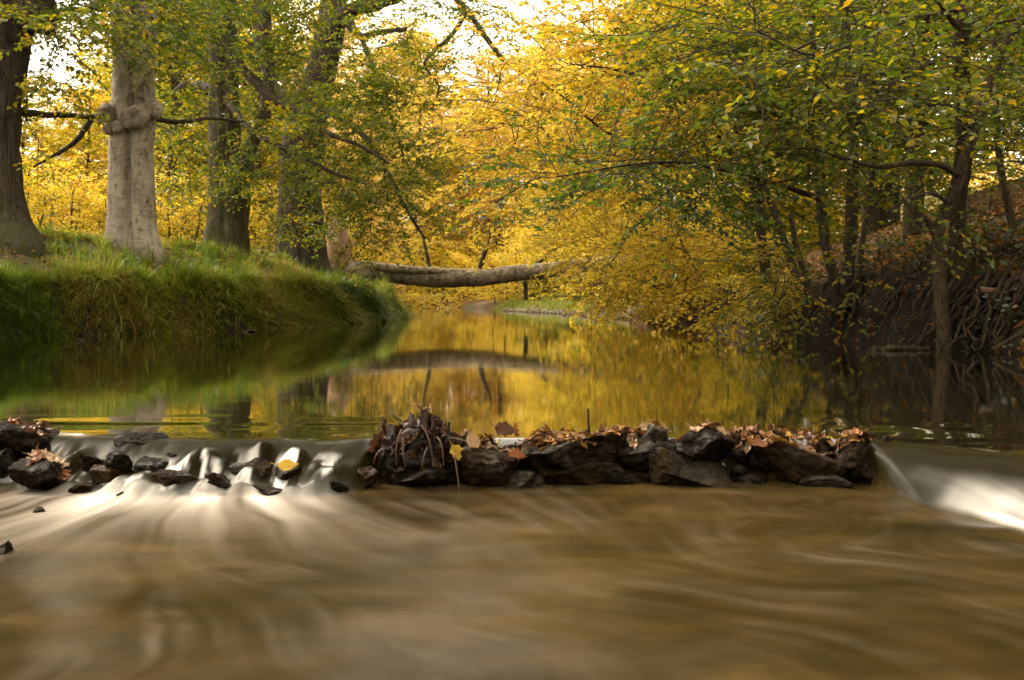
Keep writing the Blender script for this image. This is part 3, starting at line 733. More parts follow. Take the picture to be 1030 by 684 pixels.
YR = 9.9
stems('hazel_tree', 'twin stemmed hazel at the water edge on the right, one stem bent and stubbed', 'tree',
      [[(950, 353, YR, 7.6), (948, 320, YR, 6.8), (945, 285, YR, 6.3), (943.5, 250, YR, 6.1), (944, 232, YR, 6.1), (951, 214, YR, 6.1), (958, 198, YR, 6.3), (969, 165, YR + .1, 6.1), (978, 135, YR + .2, 5.6), (987, 111, YR + .3, 5.6), (1007, 50, YR + .4, 5.6), (1029, 17, YR + .5, 5.6), (1055, -50, YR + .5, 4.9)],
       [(962, 330, YR + .5, 9.2), (963, 300, YR + .5, 7.3), (962, 250, YR + .5, 7.9), (965, 195, YR + .4, 7.9), (970, 150, YR + .3, 8.5), (969, 100, YR + .2, 8.5), (966, 50, YR + .1, 7.9), (969, 28, YR, 7.3), (962, 0, YR, 5.5), (948, -40, YR, 4.4)]], M_hazel,
      [(890, 50, 75, 50, 7.6, 10, 28, .5), (800, 50, 80, 50, 7.8, 10.5, 28, .53), (1005, 40, 30, 40, 9, 10.4, 12, .47), (835, 105, 75, 36, 8.2, 10.2, 34, .5), (1010, 130, 24, 30, 9.2, 10.2, 6, .5), (720, 20, 60, 40, 8.4, 10.5, 18, .55), (890, 180, 30, 12, 9.2, 10, 3, .55), (900, -80, 220, 70, 7, 12, 36, .45)],
      .074, .048, .9, M_green,
      limbs=[[(963, 176, YR, 3.2), (945, 166, YR - .2, 3), (915, 164, YR - .5, 2.8), (885, 168, YR - .8, 2.4), (850, 160, YR - 1.0, 2), (820, 150, YR - 1.2, 1.3), (775, 150, YR - 1.5, .9)],
             [(957, 206, YR, 2.2), (938, 195, YR - .2, 2), (915, 200, YR - .5, 1.6), (890, 214, YR - .7, 1.2)],
             [(941, 234, YR, 4.2), (936, 228, YR - .03, 4), (932, 222, YR - .06, 3.4), (930, 218, YR - .07, 2.2)],
             [(968, 56, YR, 2.6), (940, 62, YR - .3, 2), (905, 80, YR - .8, 1.6), (880, 92, YR - 1.1, 1.4), (860, 108, YR - 1.2, .9)],
             [(966, 32, YR, 3), (950, 10, YR - .2, 2.6), (935, -10, YR - .5, 2.2)],
             [(962, 10, YR, 2), (920, 18, YR - .5, 1.8), (870, 40, YR - 1, 1.5), (815, 55, YR - 1.6, 1.2), (760, 30, YR - 2, .8)]])
YR2 = 12.2
stems('hazel_tree', 'dark multi stemmed tree left of the stubbed hazel, thick leaning bole', 'tree',
      [[(852, 330, YR2, 12), (848, 300, YR2, 9), (853, 270, YR2, 7), (856, 230, YR2, 6.5), (857, 190, YR2, 6), (858, 150, YR2, 5.5), (856, 90, YR2, 5), (850, 20, YR2, 4.5), (845, -60, YR2, 4)],
       [(846, 332, YR2, 7), (846, 305, YR2 - .2, 6), (836, 270, YR2 - .3, 5), (828, 230, YR2 - .3, 5), (824, 180, YR2 - .3, 5), (822, 120, YR2 - .3, 4.5), (818, 60, YR2 - .2, 4), (815, -20, YR2, 3)],
       [(858, 332, YR2 - .2, 4), (862, 290, YR2 - .2, 3.6), (868, 240, YR2 - .2, 3), (876, 190, YR2 - .1, 2.4), (880, 130, YR2, 2)]], M_bark,
      [(820, 50, 100, 60, 10, 13, 34, .5), (750, 115, 70, 50, 9.8, 12.5, 34, .54), (690, 168, 80, 18, 9.5, 11.5, 26, .30), (610, 170, 60, 14, 9.6, 11, 11, .2), (535, 180, 30, 8, 9.8, 10.4, 3, .12), (850, 150, 70, 26, 10.5, 12.5, 16, .52), (720, 80, 60, 60, 10, 12.5, 26, .56), (820, 262, 60, 18, 10.8, 12, 10, .78), (790, 285, 60, 16, 10.9, 12.4, 9, .66), (800, -80, 160, 70, 9, 14, 26, .5), (860, -250, 220, 110, 8.5, 14, 34, .5)],
      .076, .05, .95, M_green,
      limbs=[[(826, 200, YR2 - .3, 3), (780, 185, YR2 - 1, 2.4), (730, 172, YR2 - 1.5, 2), (690, 164, YR2 - 1.8, 1.6), (640, 165, YR2 - 2, 1.2), (560, 178, YR2 - 2.2, .8)],
             [(824, 140, YR2 - .3, 2.6), (770, 110, YR2 - 1, 2), (720, 70, YR2 - 1.4, 1.4), (690, 30, YR2 - 1.6, .9)]])
YR3 = 14.6
stems('hazel_tree', 'leaning hazel clump with long yellow boughs reaching over the river', 'tree',
      [[(782, 322, YR3, 7), (776, 295, YR3, 6), (768, 260, YR3, 5.5), (765, 225, YR3, 5), (764, 190, YR3, 4.6), (758, 140, YR3, 4), (750, 80, YR3, 3.4), (745, 0, YR3, 3)],
       [(826, 336, YR3 - 1.2, 5.5), (818, 310, YR3 - 1.1, 5), (800, 275, YR3 - 1, 4.6), (788, 240, YR3 - .9, 4), (776, 205, YR3 - .8, 3.6), (755, 160, YR3 - .7, 3.2), (730, 110, YR3 - .6, 2.6)],
       [(824, 334, YR3 - .9, 4), (815, 290, YR3 - .8, 3.6), (803, 255, YR3 - .7, 3), (795, 215, YR3 - .6, 2.4)]], M_bark,
      [(580, 95, 90, 55, 12, 16, 64, .55), (640, 60, 90, 50, 12, 16, 56, .50), (530, 150, 50, 50, 13, 16, 24, .55), (640, 130, 80, 50, 12.5, 16, 56, .46), (690, 30, 60, 50, 12, 15, 24, .40), (600, 20, 60, 20, 12, 16, 18, .6), (520, 60, 30, 24, 13, 16, 6, .62), (700, 240, 50, 30, 13, 15, 20, .48), (745, 282, 55, 18, 12.8, 14.6, 14, .5), (640, -70, 160, 60, 11, 17, 26, .5), (600, -230, 220, 110, 10.5, 17, 40, .5)],
      .085, .055, 1.0, M_yellow, first_branch=.35,
      limbs=[[(766, 205, YR3, 3), (740, 160, YR3 - .6, 2.6), (705, 118, YR3 - 1, 2.3), (672, 94, YR3 - 1.2, 2), (640, 76, YR3 - 1.4, 1.7), (605, 68, YR3 - 1.5, 1.2), (570, 64, YR3 - 1.6, .8)],
             [(755, 170, YR3 - .5, 3), (715, 162, YR3 - 1, 2.2), (672, 167, YR3 - 1.2, 2), (632, 146, YR3 - 1.4, 1.8), (600, 126, YR3 - 1.5, 1.5), (570, 100, YR3 - 1.6, 1.1), (545, 84, YR3 - 1.7, .7)],
             [(750, 80, YR3, 2.4), (700, 60, YR3 - .4, 1.9), (650, 50, YR3 - .8, 1.5), (600, 36, YR3 - 1, .9)]])
YR4 = 21.5
stems('bush', 'bright yellow shrub hanging low over the water beyond the leaning hazel', 'bush',
      [[(705, 305, YR4, 6), (690, 280, YR4, 5), (670, 250, YR4, 4), (645, 220, YR4, 3), (620, 190, YR4, 2)],
       [(712, 305, YR4, 5), (705, 270, YR4 - .5, 4), (700, 230, YR4 - .6, 3), (690, 190, YR4 - .6, 2)],
       [(700, 306, YR4, 4), (660, 290, YR4 - .2, 3), (630, 276, YR4 - .3, 2.2), (610, 268, YR4 - .3, 1.4)]], M_bark,
      [(620, 225, 70, 34, 18.5, 23, 80, .55), (640, 270, 60, 26, 18.5, 22, 60, .55), (600, 280, 26, 18, 20, 23, 12, .58), (690, 250, 40, 40, 19, 22, 34, .48), (600, 185, 50, 24, 19, 23, 30, .52), (650, 298, 34, 8, 19.5, 22, 8, .45)],
      .085, .055, 1.0, M_yellow, first_branch=.2)
stems('sapling', 'thin grey sapling leaning left at the right edge above a bare branch', 'sapling',
      [[(1032, 290, 11, 5), (1022, 245, 11, 4.4), (1014, 205, 11, 4), (1006, 165, 11, 3.5), (1002, 110, 11, 3), (1000, 40, 11, 2.4)]], M_hazel,
      [(1000, 130, 40, 60, 10, 11.5, 14, .42), (985, 195, 40, 30, 9.8, 11, 8, .48), (1010, 40, 40, 40, 10.5, 12, 8, .4)], .085, .065, .75, M_green)

# ------------------------------------------------------------------ trees further off
def auto_tree(name, label, cat, Ht, hb, Rr, nl, leaf, sp, lmat, bark, tint, seed, r0=.16, L=1.7, stems_n=1, simple=True, flat=.5):
    global rng
    old = rng; rng = np.random.default_rng(seed)
    root = tag(empty(name, (0, 0, 0)), label, cat)
    mbT = MB(); mb = MB(); LV = Leaves()
    for s in range(stems_n):
        az = rng.uniform(0, 6.28); off = np.array((math.cos(az), math.sin(az), 0)) * (.25 * s)
        lean = np.array((math.cos(az), math.sin(az))) * (.15 * Ht if stems_n > 1 else .05 * Ht)
        hh = Ht * (1 if s == 0 else rng.uniform(.7, .95))
        k = np.linspace(0, 1, 7)
        pts = np.stack([off[0] + lean[0] * k ** 1.4 + rng.normal(0, .07, 7) * k, off[1] + lean[1] * k ** 1.4 + rng.normal(0, .07, 7) * k, -.4 + (hh + .4) * k, r0 * (1.15 - k) + .012], -1)
        ln = smoothline(pts, 30); add_limb(mbT, ln, 10, .14, seed + s)
        nn = max(3, nl // stems_n)
        for a in range(nn):
            f = hb / hh + (1 - hb / hh) * ((a + rng.random()) / nn) ** .9; f = min(f, .97)
            q = ln[int(f * 29)]
            th = a * 2.4 + rng.normal(0, .3); rel = (f - hb / hh) / (1 - hb / hh)
            ln_ = Rr * (1.0 - .72 * rel ** 1.5) * rng.uniform(.6, 1.15) * (.75 + .25 * min(1, rel * 4))
            el = .15 + .55 * rel + rng.normal(0, .12)
            d = np.array((math.cos(th) * math.cos(el), math.sin(th) * math.cos(el), math.sin(el)))
            e = q[:3] + d * ln_ + np.array((0, 0, -.12 * ln_))
            br = bez(q[:3], q[:3] + d * ln_ * .5 + np.array((0, 0, .12 * ln_)), e, 9)
            br[1:-1] += rng.normal(0, .03 * ln_, (7, 3)) * .6
            mb.tube(br, np.linspace(min(.05, q[3] * .6), .006, 9), 4, 0)
            ti = np.clip(tint + rng.normal(0, .1), 0, 1)
            for w in range(2, 9):
                tgn = nrm(br[w] - br[w - 1])
                for sg in (-1, 1):
                    if rng.random() < .15: continue
                    sd_ = nrm(tgn * .5 + nrm(np.cross(tgn, (0, 0, 1.0))) * sg + rng.normal(0, .22, 3))
                    spray(mb, LV, br[w], sd_, L * rng.uniform(.5, 1.0) * (.4 + .6 * ln_ / Rr), leaf, sp, ti, .12, flat, 2, .55)
            spray(mb, LV, br[-1], d, L * .8, leaf, sp, ti, .12, flat, 2, .55)
    mbT.build('trunk', bark, root)
    LV.into(mb, 1, simple, .33)
    print('auto', name, LV.count())
    mb.build('crown', [M_twig, lmat], root)
    rng = old
    return root

protos = {}
def place(kind, px, Y, rz, s, label, group, sz=1.0, X=None):
    x = (px - 515) / F * Y if X is None else X
    z = float(ground_z(x, Y))
    pr = protos[kind]
    if not pr[1]:
        pr[1] = True; o = pr[0]; o.location = (x, Y, z); o.rotation_euler = (0, 0, rz); o.scale = (s, s, s * sz)
        o['label'] = label; o['group'] = group
        return o
    return dup(pr[0], (x, Y, z), rz, (s, s, s * sz), label, group)

protos['yel'] = [auto_tree('birch_tree', 'x', 'tree', 9, .5, 3.2, 60, .15, .075, M_yellow, M_bark, .5, 101, .13), False]
protos['yelg'] = [auto_tree('birch_tree', 'x', 'tree', 10, .8, 3.2, 60, .15, .075, M_yellow, M_bark, .22, 102, .14), False]
protos['org'] = [auto_tree('beech_tree', 'x', 'tree', 12, .6, 4.0, 66, .19, .09, M_orange, M_bark, .34, 103, .2, 2.0), False]
protos['grn'] = [auto_tree('beech_tree', 'x', 'tree', 12, 1.6, 3.8, 60, .15, .075, M_green, M_bark, .5, 104, .17, 1.8), False]
protos['shr'] = [auto_tree('bush', 'x', 'bush', 3.2, .1, 1.7, 36, .11, .06, M_yellow, M_bark, .5, 105, .04, 1.1, 4), False]
protos['shg'] = [auto_tree('bush', 'x', 'bush', 2.6, .1, 1.5, 36, .11, .06, M_green, M_bark, .45, 106, .04, 1.0, 4), False]

G1 = 'yellow trees behind the four beeches on the left bank'
L1 = 'golden yellow tree in the wood behind the left bank beeches'
for px, Y, k, s, rz in ((20, 36, 'yel', .72, .3), (85, 38, 'yel', .70, 1.4), (-40, 40, 'yel', 1.05, 2.2), (60, 52, 'yel', .80, 5), (120, 46, 'yel', .95, 3.1), (-10, 54, 'yel', 1.0, 4), (105, 60, 'yel', 1.0, 1.1)):
    place(k, px, Y, rz, s, L1, G1)
L2 = 'yellow green tree in the wood behind the mossy twin beech'
for px, Y, k, s, rz in ((175, 36, 'yelg', 1.1, .4), (205, 46, 'yelg', 1.5, 2.0), (150, 56, 'yelg', 1.7, 4.1), (262, 40, 'yelg', 1.25, 1.0), (225, 60, 'yelg', 1.9, 3.0), (180, 70, 'yelg', 2.0, 2.2)):
    place(k, px, Y, rz, s, L2, 'yellow green trees behind the mossy beech')
L3 = 'orange beech in the far wood beyond the fallen tree'
for px, Y, k, s, rz in ((250, 62, 'org', 1.3, 0), (335, 46, 'org', .8, 1), (300, 66, 'org', 1.35, 2), (372, 58, 'org', .95, 3), (415, 76, 'org', 1.15, 4), (462, 80, 'org', 1.0, 5), (505, 76, 'org', 1.0, .7), (545, 84, 'org', 1.2, 2.6), (440, 100, 'org', 1.45, 1.1), (585, 70, 'org', 1.15, 4.6), (345, 90, 'org', 1.6, .2), (400, 96, 'org', 1.5, 3.7), (490, 98, 'org', 1.25, 2.9), (530, 105, 'org', 1.35, 5.5), (570, 98, 'org', 1.4, 1.6), (385, 84, 'org', 1.35, 4.4)):
    place(k, px, Y, rz, s, L3, 'orange trees in the far wood beyond the fallen tree')
L4 = 'golden tree past the river bend on the right side'
for px, Y, k, s, rz in ((560, 52, 'yel', .85, .9), (596, 46, 'yel', 1.0, 2.9), (640, 40, 'yel', 1.1, 4.4), (620, 60, 'yel', 1.35, 1.7), (690, 50, 'yel', 1.4, 3.4), (575, 62, 'yel', 1.1, .1), (660, 32, 'yel', 1.0, 1.1), (720, 36, 'yelg', 1.25, 2.1), (770, 30, 'yelg', 1.1, 1.4), (760, 48, 'yel', 1.5, 4.1), (660, 70, 'org', 1.2, 2.2), (720, 62, 'yel', 1.5, 5.2)):
    place(k, px, Y, rz, s, L4, 'golden trees past the bend on the right')
L5 = 'green tree standing on the leaf strewn slope behind the hazels'
for X, Y, k, s, rz in ((6.2, 17, 'grn', .75, .5), (8.6, 15.5, 'grn', .8, 2.4), (7.2, 22, 'grn', .9, 4.0), (10.5, 20, 'grn', .95, 5.3), (9.5, 28, 'grn', 1.0, 1.2), (13.5, 26, 'yelg', 1.1, 3), (6.0, 27, 'yelg', .95, .9), (12.5, 36, 'grn', 1.1, 2), (17, 32, 'grn', 1.1, 1.0), (20, 42, 'yelg', 1.3, 0), (9, 40, 'yelg', 1.2, 4.9), (15, 48, 'yelg', 1.3, 2.7), (12.2, 15.5, 'grn', .85, 1.9), (17, 24, 'grn', 1.0, .2), (25, 50, 'grn', 1.3, 3)):
    place(k, 0, Y, rz, s, L5, 'trees on the slope behind the hazels', X=X)
for X, Y, k, s, rz in ((-10.5, -5.5, 'grn', 1.2, 3.0), (8.2, 4.0, 'grn', 1.2, 4.1), (7.5, -3, 'grn', 1.2, 5.9), (1.5, -9, 'grn', 1.3, 1.0), (-4.0, -10, 'grn', 1.3, 2.0), (11, 9, 'grn', 1.2, 2.9)):
    place(k, 0, Y, rz, s, 'unseen green tree of the wood around the viewpoint, added to shade the foreground', 'unseen shading trees around the viewpoint', X=X)  # out of view, added to shade the dam and the lower water
L6 = 'yellow shrub at the foot of the far wood'
for px, Y, k, s, rz in ((60, 30, 'shr', .9, 0), (170, 30, 'shr', .8, 1), (20, 26, 'shr', .8, 2), (350, 42, 'shr', 1.0, 3), (270, 33, 'shr', .8, 4), (400, 60, 'shr', 1.4, 5), (110, 29, 'shr', .7, 2.5), (435, 76, 'shr', 1.5, 1), (470, 74, 'shr', 1.3, 3.3), (500, 78, 'shr', 1.4, .4), (370, 50, 'shr', 1.2, 2.2), (410, 70, 'shr', 1.5, 4.2), (325, 34, 'shr', .8, 1.9), (220, 34, 'shr', .9, 3.9), (300, 44, 'shr', 1.0, 5.1), (535, 66, 'shr', 1.2, .2), (452, 70, 'shr', 1.1, 2.8), (484, 66, 'shr', 1.0, 3.6), (506, 60, 'shr', .9, 1.2), (520, 57, 'shr', .9, .5), (425, 72, 'shr', 1.3, 2.3)):
    place(k, px, Y, rz, s, L6, 'yellow shrubs under the far wood')
L7 = 'green shrub above the gravel edge right of the fallen tree'
for px, Y, k, s, rz in ((555, 50, 'shg', .9, 0), (590, 44, 'shg', .8, 1), (620, 38, 'shg', .8, 2), (680, 27, 'shg', .6, 3), (655, 30, 'shg', .55, .6)):
    place(k, px, Y, rz, s, L7, 'green shrubs by the gravel edge')
L8 = 'low yellow leaved shrub on the right bank between the leaning stems'
for px, Y, k, s, rz in ((735, 18, 'shr', .36, 0), (690, 20, 'shr', .42, 2), (770, 16.5, 'shr', .28, 4)):
    place(k, px, Y, rz, s, L8, 'low shrubs on the right bank')

# the far-off wood, one mass
mb = MB(); LV = Leaves(); k = 26000
xs = rng.uniform(-90, 110, k); ys = rng.uniform(112, 135, k)
top = 8 + 4 * vnoise(xs, ys * 0, .09, 31) + 2.5 * vnoise(xs, ys * 0, .3, 32)
zs = ground_z(xs, ys) + rng.random(k) ** .8 * top
cl = vnoise(xs, zs, .16, 33)
LV.add(np.stack([xs, ys, zs], -1), rng.normal(0, 1, (k, 3)), np.array((0, -.5, 1)) + rng.normal(0, .5, (k, 3)), rng.uniform(.5, 1.1, k), np.clip(.42 + .25 * cl + rng.normal(0, .12, k), 0, 1))
LV.into(mb, 0, True, .35)
tag(mb.build('distant_wood', [M_orange]), 'orange wood, haze tinted into its leaves, closing the view far beyond the river bend', 'wood', kind='stuff')

# ------------------------------------------------------------------ grass of the left bank
def blades(name, p, out, L, w, arc, tint, material, label):
    """vectorised curved grass blades"""
    k = len(p); t = np.array([0, .35, .7, 1.0])
    sd = np.stack([-out[:, 1], out[:, 0], np.zeros(k)], -1)
    v = []
    for a, tt in enumerate(t):
        up = tt * (1 - arc * tt * .75); outw = tt * arc * (.35 + .65 * tt)
        c = p + out * (L * outw)[:, None] + np.array((0, 0, 1.0)) * (L * up)[:, None]
        ww = (w * (1 - tt * .92))[:, None]
        v += [c - sd * ww, c + sd * ww]
    v = np.stack(v, 1)
    a = np.arange(k)[:, None] * 8
    q = np.stack([a + np.array([0, 1, 3, 2]) + 2 * e for e in range(3)], 1).reshape(-1, 4)
    mb = MB(); mb.add(v.reshape(-1, 3), q, 0, np.repeat(tint, 3), True)
    return tag(mb.build(name, material), label, 'grass', kind='stuff')
M_grass = leaf_mat('grass_blade', [(0, (.08, .15, .016)), (.35, (.21, .30, .028)), (.6, (.37, .38, .055)), (.8, (.42, .30, .10)), (1, (.25, .125, .045))], .5, .05, 0)
nt_ = 5200
ty = np.where(rng.random(nt_) < .82, rng.uniform(9.5, 28.5, nt_), rng.uniform(26, 38, nt_))
td = np.where(rng.random(nt_) < .66, rng.uniform(-.02, .62, nt_), rng.uniform(.4, 3.2, nt_))
bare = vnoise(ty, td * 1.6, 1.5, 40)
kp = bare > -.55
ty, td = ty[kp], td[kp]; nt_ = len(ty)
tL = rng.uniform(.45, 1.4, nt_) * (1 + .5 * vnoise(ty, td, 1.3, 41))
dry = vnoise(ty * .9, td * 1.5, 1.1, 42) + .6 * vnoise(ty, td, 4.5, 43)
tT = .36 + .36 * dry + rng.normal(0, .11, nt_)
tA = np.interp(ty, [9, 13, 15, 20, 26, 28, 34], [-.1, -.6, -.6, -.4, -.2, .4, .6]) + rng.normal(0, .5, nt_)
nb = rng.integers(18, 62, nt_); idx = np.repeat(np.arange(nt_), nb); k = len(idx)
ys = ty[idx] + rng.normal(0, .055, k); dl = td[idx] + rng.normal(0, .05, k)
xs = xl(ys) - dl; zs = ground_z(xs, ys) - .04
face = np.clip(1 - dl / .7, 0, 1)
th = np.where(rng.random(k) < .35 + .25 * face, tA[idx] + rng.normal(0, .8, k), rng.uniform(0, 6.28, k))
outv = np.stack([np.cos(th), np.sin(th), np.zeros(k)], -1)
L_ = rng.uniform(.16, .46, k) * tL[idx] * (.7 + .5 * face)
arc = np.clip(rng.normal(.55, .3, k) + face * rng.uniform(.1, .9, k), .05, 1.5)
tint = np.clip(tT[idx] + rng.normal(0, .10, k), 0, 1)
blades('bank_grass', np.stack([xs, ys, zs], -1), outv, L_, rng.uniform(.004, .010, k) * np.clip(ys / 15, .8, 1.8), arc, tint, M_grass, 'long drooping green and straw coloured grass along the left bank')
# bright grass patch on the far gravel spit
k = 9000
ys = rng.uniform(34, 54, k); xs = xr(ys) + rng.uniform(.25, 3.0, k)
blades('gravel_grass', np.stack([xs, ys, ground_z(xs, ys)], -1), np.stack([np.cos(ys * 99), np.sin(ys * 99), 0 * ys], -1), rng.uniform(.25, .45, k), rng.uniform(.012, .02, k), rng.uniform(.3, .8, k), rng.uniform(.35, .62, k), M_grass, 'small patch of bright grass on the far gravel edge')

# leaf litter: far too many to count
M_litter = leaf_mat('leaf_litter', [(0, (.06, .026, .008)), (.4, (.19, .085, .022)), (.7, (.34, .17, .04)), (1, (.52, .31, .045))], .2, .02, 0)
def litter(name, label, xs, ys, size, tint, tilt=.35):
    k = len(xs); zs = ground_z(xs, ys) + .012 + rng.random(k) * .015
    e = .05; gxn = -(ground_z(xs + e, ys) - ground_z(xs - e, ys)) / (2 * e); gyn = -(ground_z(xs, ys + e) - ground_z(xs, ys - e)) / (2 * e)
    n_ = np.stack([gxn, gyn, np.ones(k)], -1); n_ /= np.linalg.norm(n_, axis=1)[:, None]; n_ += rng.normal(0, tilt, (k, 3))
    a = rng.uniform(0, 6.28, k); d = np.stack([np.cos(a), np.sin(a), np.zeros(k)], -1)
    d -= n_ * (d * n_).sum(1)[:, None] / (n_ * n_).sum(1)[:, None]
    LV = Leaves(); LV.add(np.stack([xs, ys, zs], -1), d, n_, size * rng.uniform(.6, 1.2, k), tint); mb = MB(); LV.into(mb, 0, False)
    tag(mb.build(name, M_litter), label, 'leaf litter', kind='stuff')
k = 42000
ys = 8 + 22 * rng.random(k) ** 1.3; dr = rng.uniform(.1, 1, k) ** 1.2 * rng.uniform(.2, 9, k); xs = xr(ys) + dr
kp = (rng.random(k) < np.clip(.25 + dr * .7 + .5 * vnoise(xs, ys, 1.5, 50), .06, 1)) & (rng.random(k) < np.where(ys < 13.5, np.clip((dr - .35) * 1.3, .34, 1), 1))
xs, ys = xs[kp], ys[kp]
litter('slope_leaf_litter', 'brown and tan fallen leaves covering the slope of the right bank', xs, ys, .085, np.clip(.45 + .25 * vnoise(xs, ys, .9, 51) + rng.normal(0, .22, len(xs)), 0, 1))
k = 16000
ys = rng.uniform(16, 40, k); xs = xl(ys) - rng.uniform(1.2, 16, k)
litter('meadow_leaf_litter', 'orange fallen leaves lying under the beeches on the left bank', xs, ys, .10, np.clip(.55 + rng.normal(0, .2, k), 0, 1))

k = 1500
ys = rng.uniform(10, 30, k); xs = xl(ys) - rng.uniform(-.05, 3.2, k) ** 1.0
zo = ground_z
def ground_grass(x, y): return zo(x, y) + np.clip(.06 + .10 * vnoise(x, y, 9, 95), .02, .2)
ground_z = ground_grass
litter('bank_leaves', 'scattered yellow and brown leaves caught in the grass of the left bank', xs, ys, .075, np.clip(.6 + rng.normal(0, .28, k), 0, 1), .6)
ground_z = zo
# gravel of the spit: stuff
M_gravel = plain_mat('gravel', (.17, .135, .085), .9)
k = 1500
ys = rng.uniform(26, 46, k); xs = xr(ys) + rng.uniform(-.1, 1.2, k) ** 1.0
LVv = []
mb = MB()
for a in range(k):
    s = rng.uniform(.03, .10); c = np.array((xs[a], ys[a], max(.0, float(ground_z(xs[a], ys[a]))) + s * .2))
    cu = np.array([(x, y, z) for z in (-1, 1) for x, y in ((-1, -1), (1, -1), (1, 1), (-1, 1))], float) * s * rng.uniform(.5, 1, 3) + rng.normal(0, .2 * s, (8, 3))
    mb.add(cu + c, [(3, 2, 1, 0), (4, 5, 6, 7), (0, 1, 5, 4), (1, 2, 6, 5), (2, 3, 7, 6), (3, 0, 4, 7)], 0, .5, True)
tag(mb.build('gravel', M_gravel), 'pale gravel along the far right edge of the river', 'gravel', kind='stuff')

# ------------------------------------------------------------------ the fallen tree across the river
Yf = 27.5
fb = P(352, 282, Yf)
ft = tag(empty('fallen_tree', fb), 'fallen grey tree lying across the river from bank to bank', 'fallen tree')
ln = smoothline(limb_pts([(338, 272, Yf + .4, 12), (366, 273, Yf + .2, 10), (400, 276, Yf, 10), (440, 280, Yf - .1, 9), (480, 279.5, Yf - .1, 8.8), (520, 275, Yf, 8.5), (560, 271, Yf, 7.5), (600, 265, Yf + .2, 6.5), (650, 260, Yf + .4, 5)]), 60)
mb = MB(); add_limb(mb, ln, 24, .12, 3); mb.build('trunk', M_log, ft, fb)
ln2 = smoothline(limb_pts([(356, 265, Yf + .2, 3), (380, 268, Yf - .14, 4), (405, 271, Yf - .26, 4.2), (430, 272.5, Yf - .24, 4.2), (455, 274, Yf - .18, 4), (500, 275, Yf - .02, 4)]), 36)
mb = MB(); add_limb(mb, ln2, 16, .16, 5); mb.build('limb', M_log, ft, fb)
for s in ([(483, 270, Yf, 3), (487, 256, Yf - .1, 2.4), (493, 240, Yf - .2, 1.6), (492, 228, Yf - .2, 1)], [(432, 268, Yf, 2), (428, 250, Yf + .1, 1.6), (424, 232, Yf + .1, 1)], [(528, 283, Yf, 2.6), (529, 292, Yf, 2.2), (528.5, 302, Yf, 2)], [(530, 274, Yf, 2), (560, 250, Yf + .2, 1.5), (585, 235, Yf + .3, 1)]):
    l3 = smoothline(limb_pts(s), 12); mb = MB(); add_limb(mb, l3, 8, .15, s[0][0]); mb.build('broken_branch', M_beech2, ft, fb)
# root plate: a torn disc of earth and roots at the left end
M_rootplate = plain_mat('root_plate_earth', (.24, .145, .075), .95, .6, 4)
mb = MB(); c0 = P(340, 252, Yf + .5); sides = 30; rings = 10; v = []
for a in range(rings):
    ph = a / (rings - 1) * math.pi
    for e in range(sides):
        th = e * 2 * math.pi / sides
        q = np.array((math.cos(ph) * .32, math.sin(ph) * math.cos(th), math.sin(ph) * math.sin(th)))
        f = 1 + .35 * fbm(q[0] * 3, q[1] * 3, q[2] * 3 + 4, 4)
        v.append(c0 + q * f * np.array((1.0, .6, .72)))
i = np.arange(rings - 1)[:, None] * sides; j = np.arange(sides)[None, :]; j2 = (j + 1) % sides
mb.add(v, np.stack([i + j, i + j2, i + sides + j2, i + sides + j], -1).reshape(-1, 4)); rp = mb.build('root_plate', M_rootplate, ft, fb)
for a in range(16):
    th = rng.uniform(0, 6.28); d = np.array((rng.normal(0, .3), math.cos(th), math.sin(th))); l0 = rng.uniform(.5, .95)
    pts = [c0 + d * np.array((1, .6, .72)) * .55]
    for e in range(6): pts.append(pts[-1] + nrm(d + rng.normal(0, .5, 3)) * l0 / 6 * np.array((1, .7, .8)))
    mb = MB(); mb.tube(pts, np.linspace(.035, .006, 7), 5); mb.build('root', M_log, rp, fb)

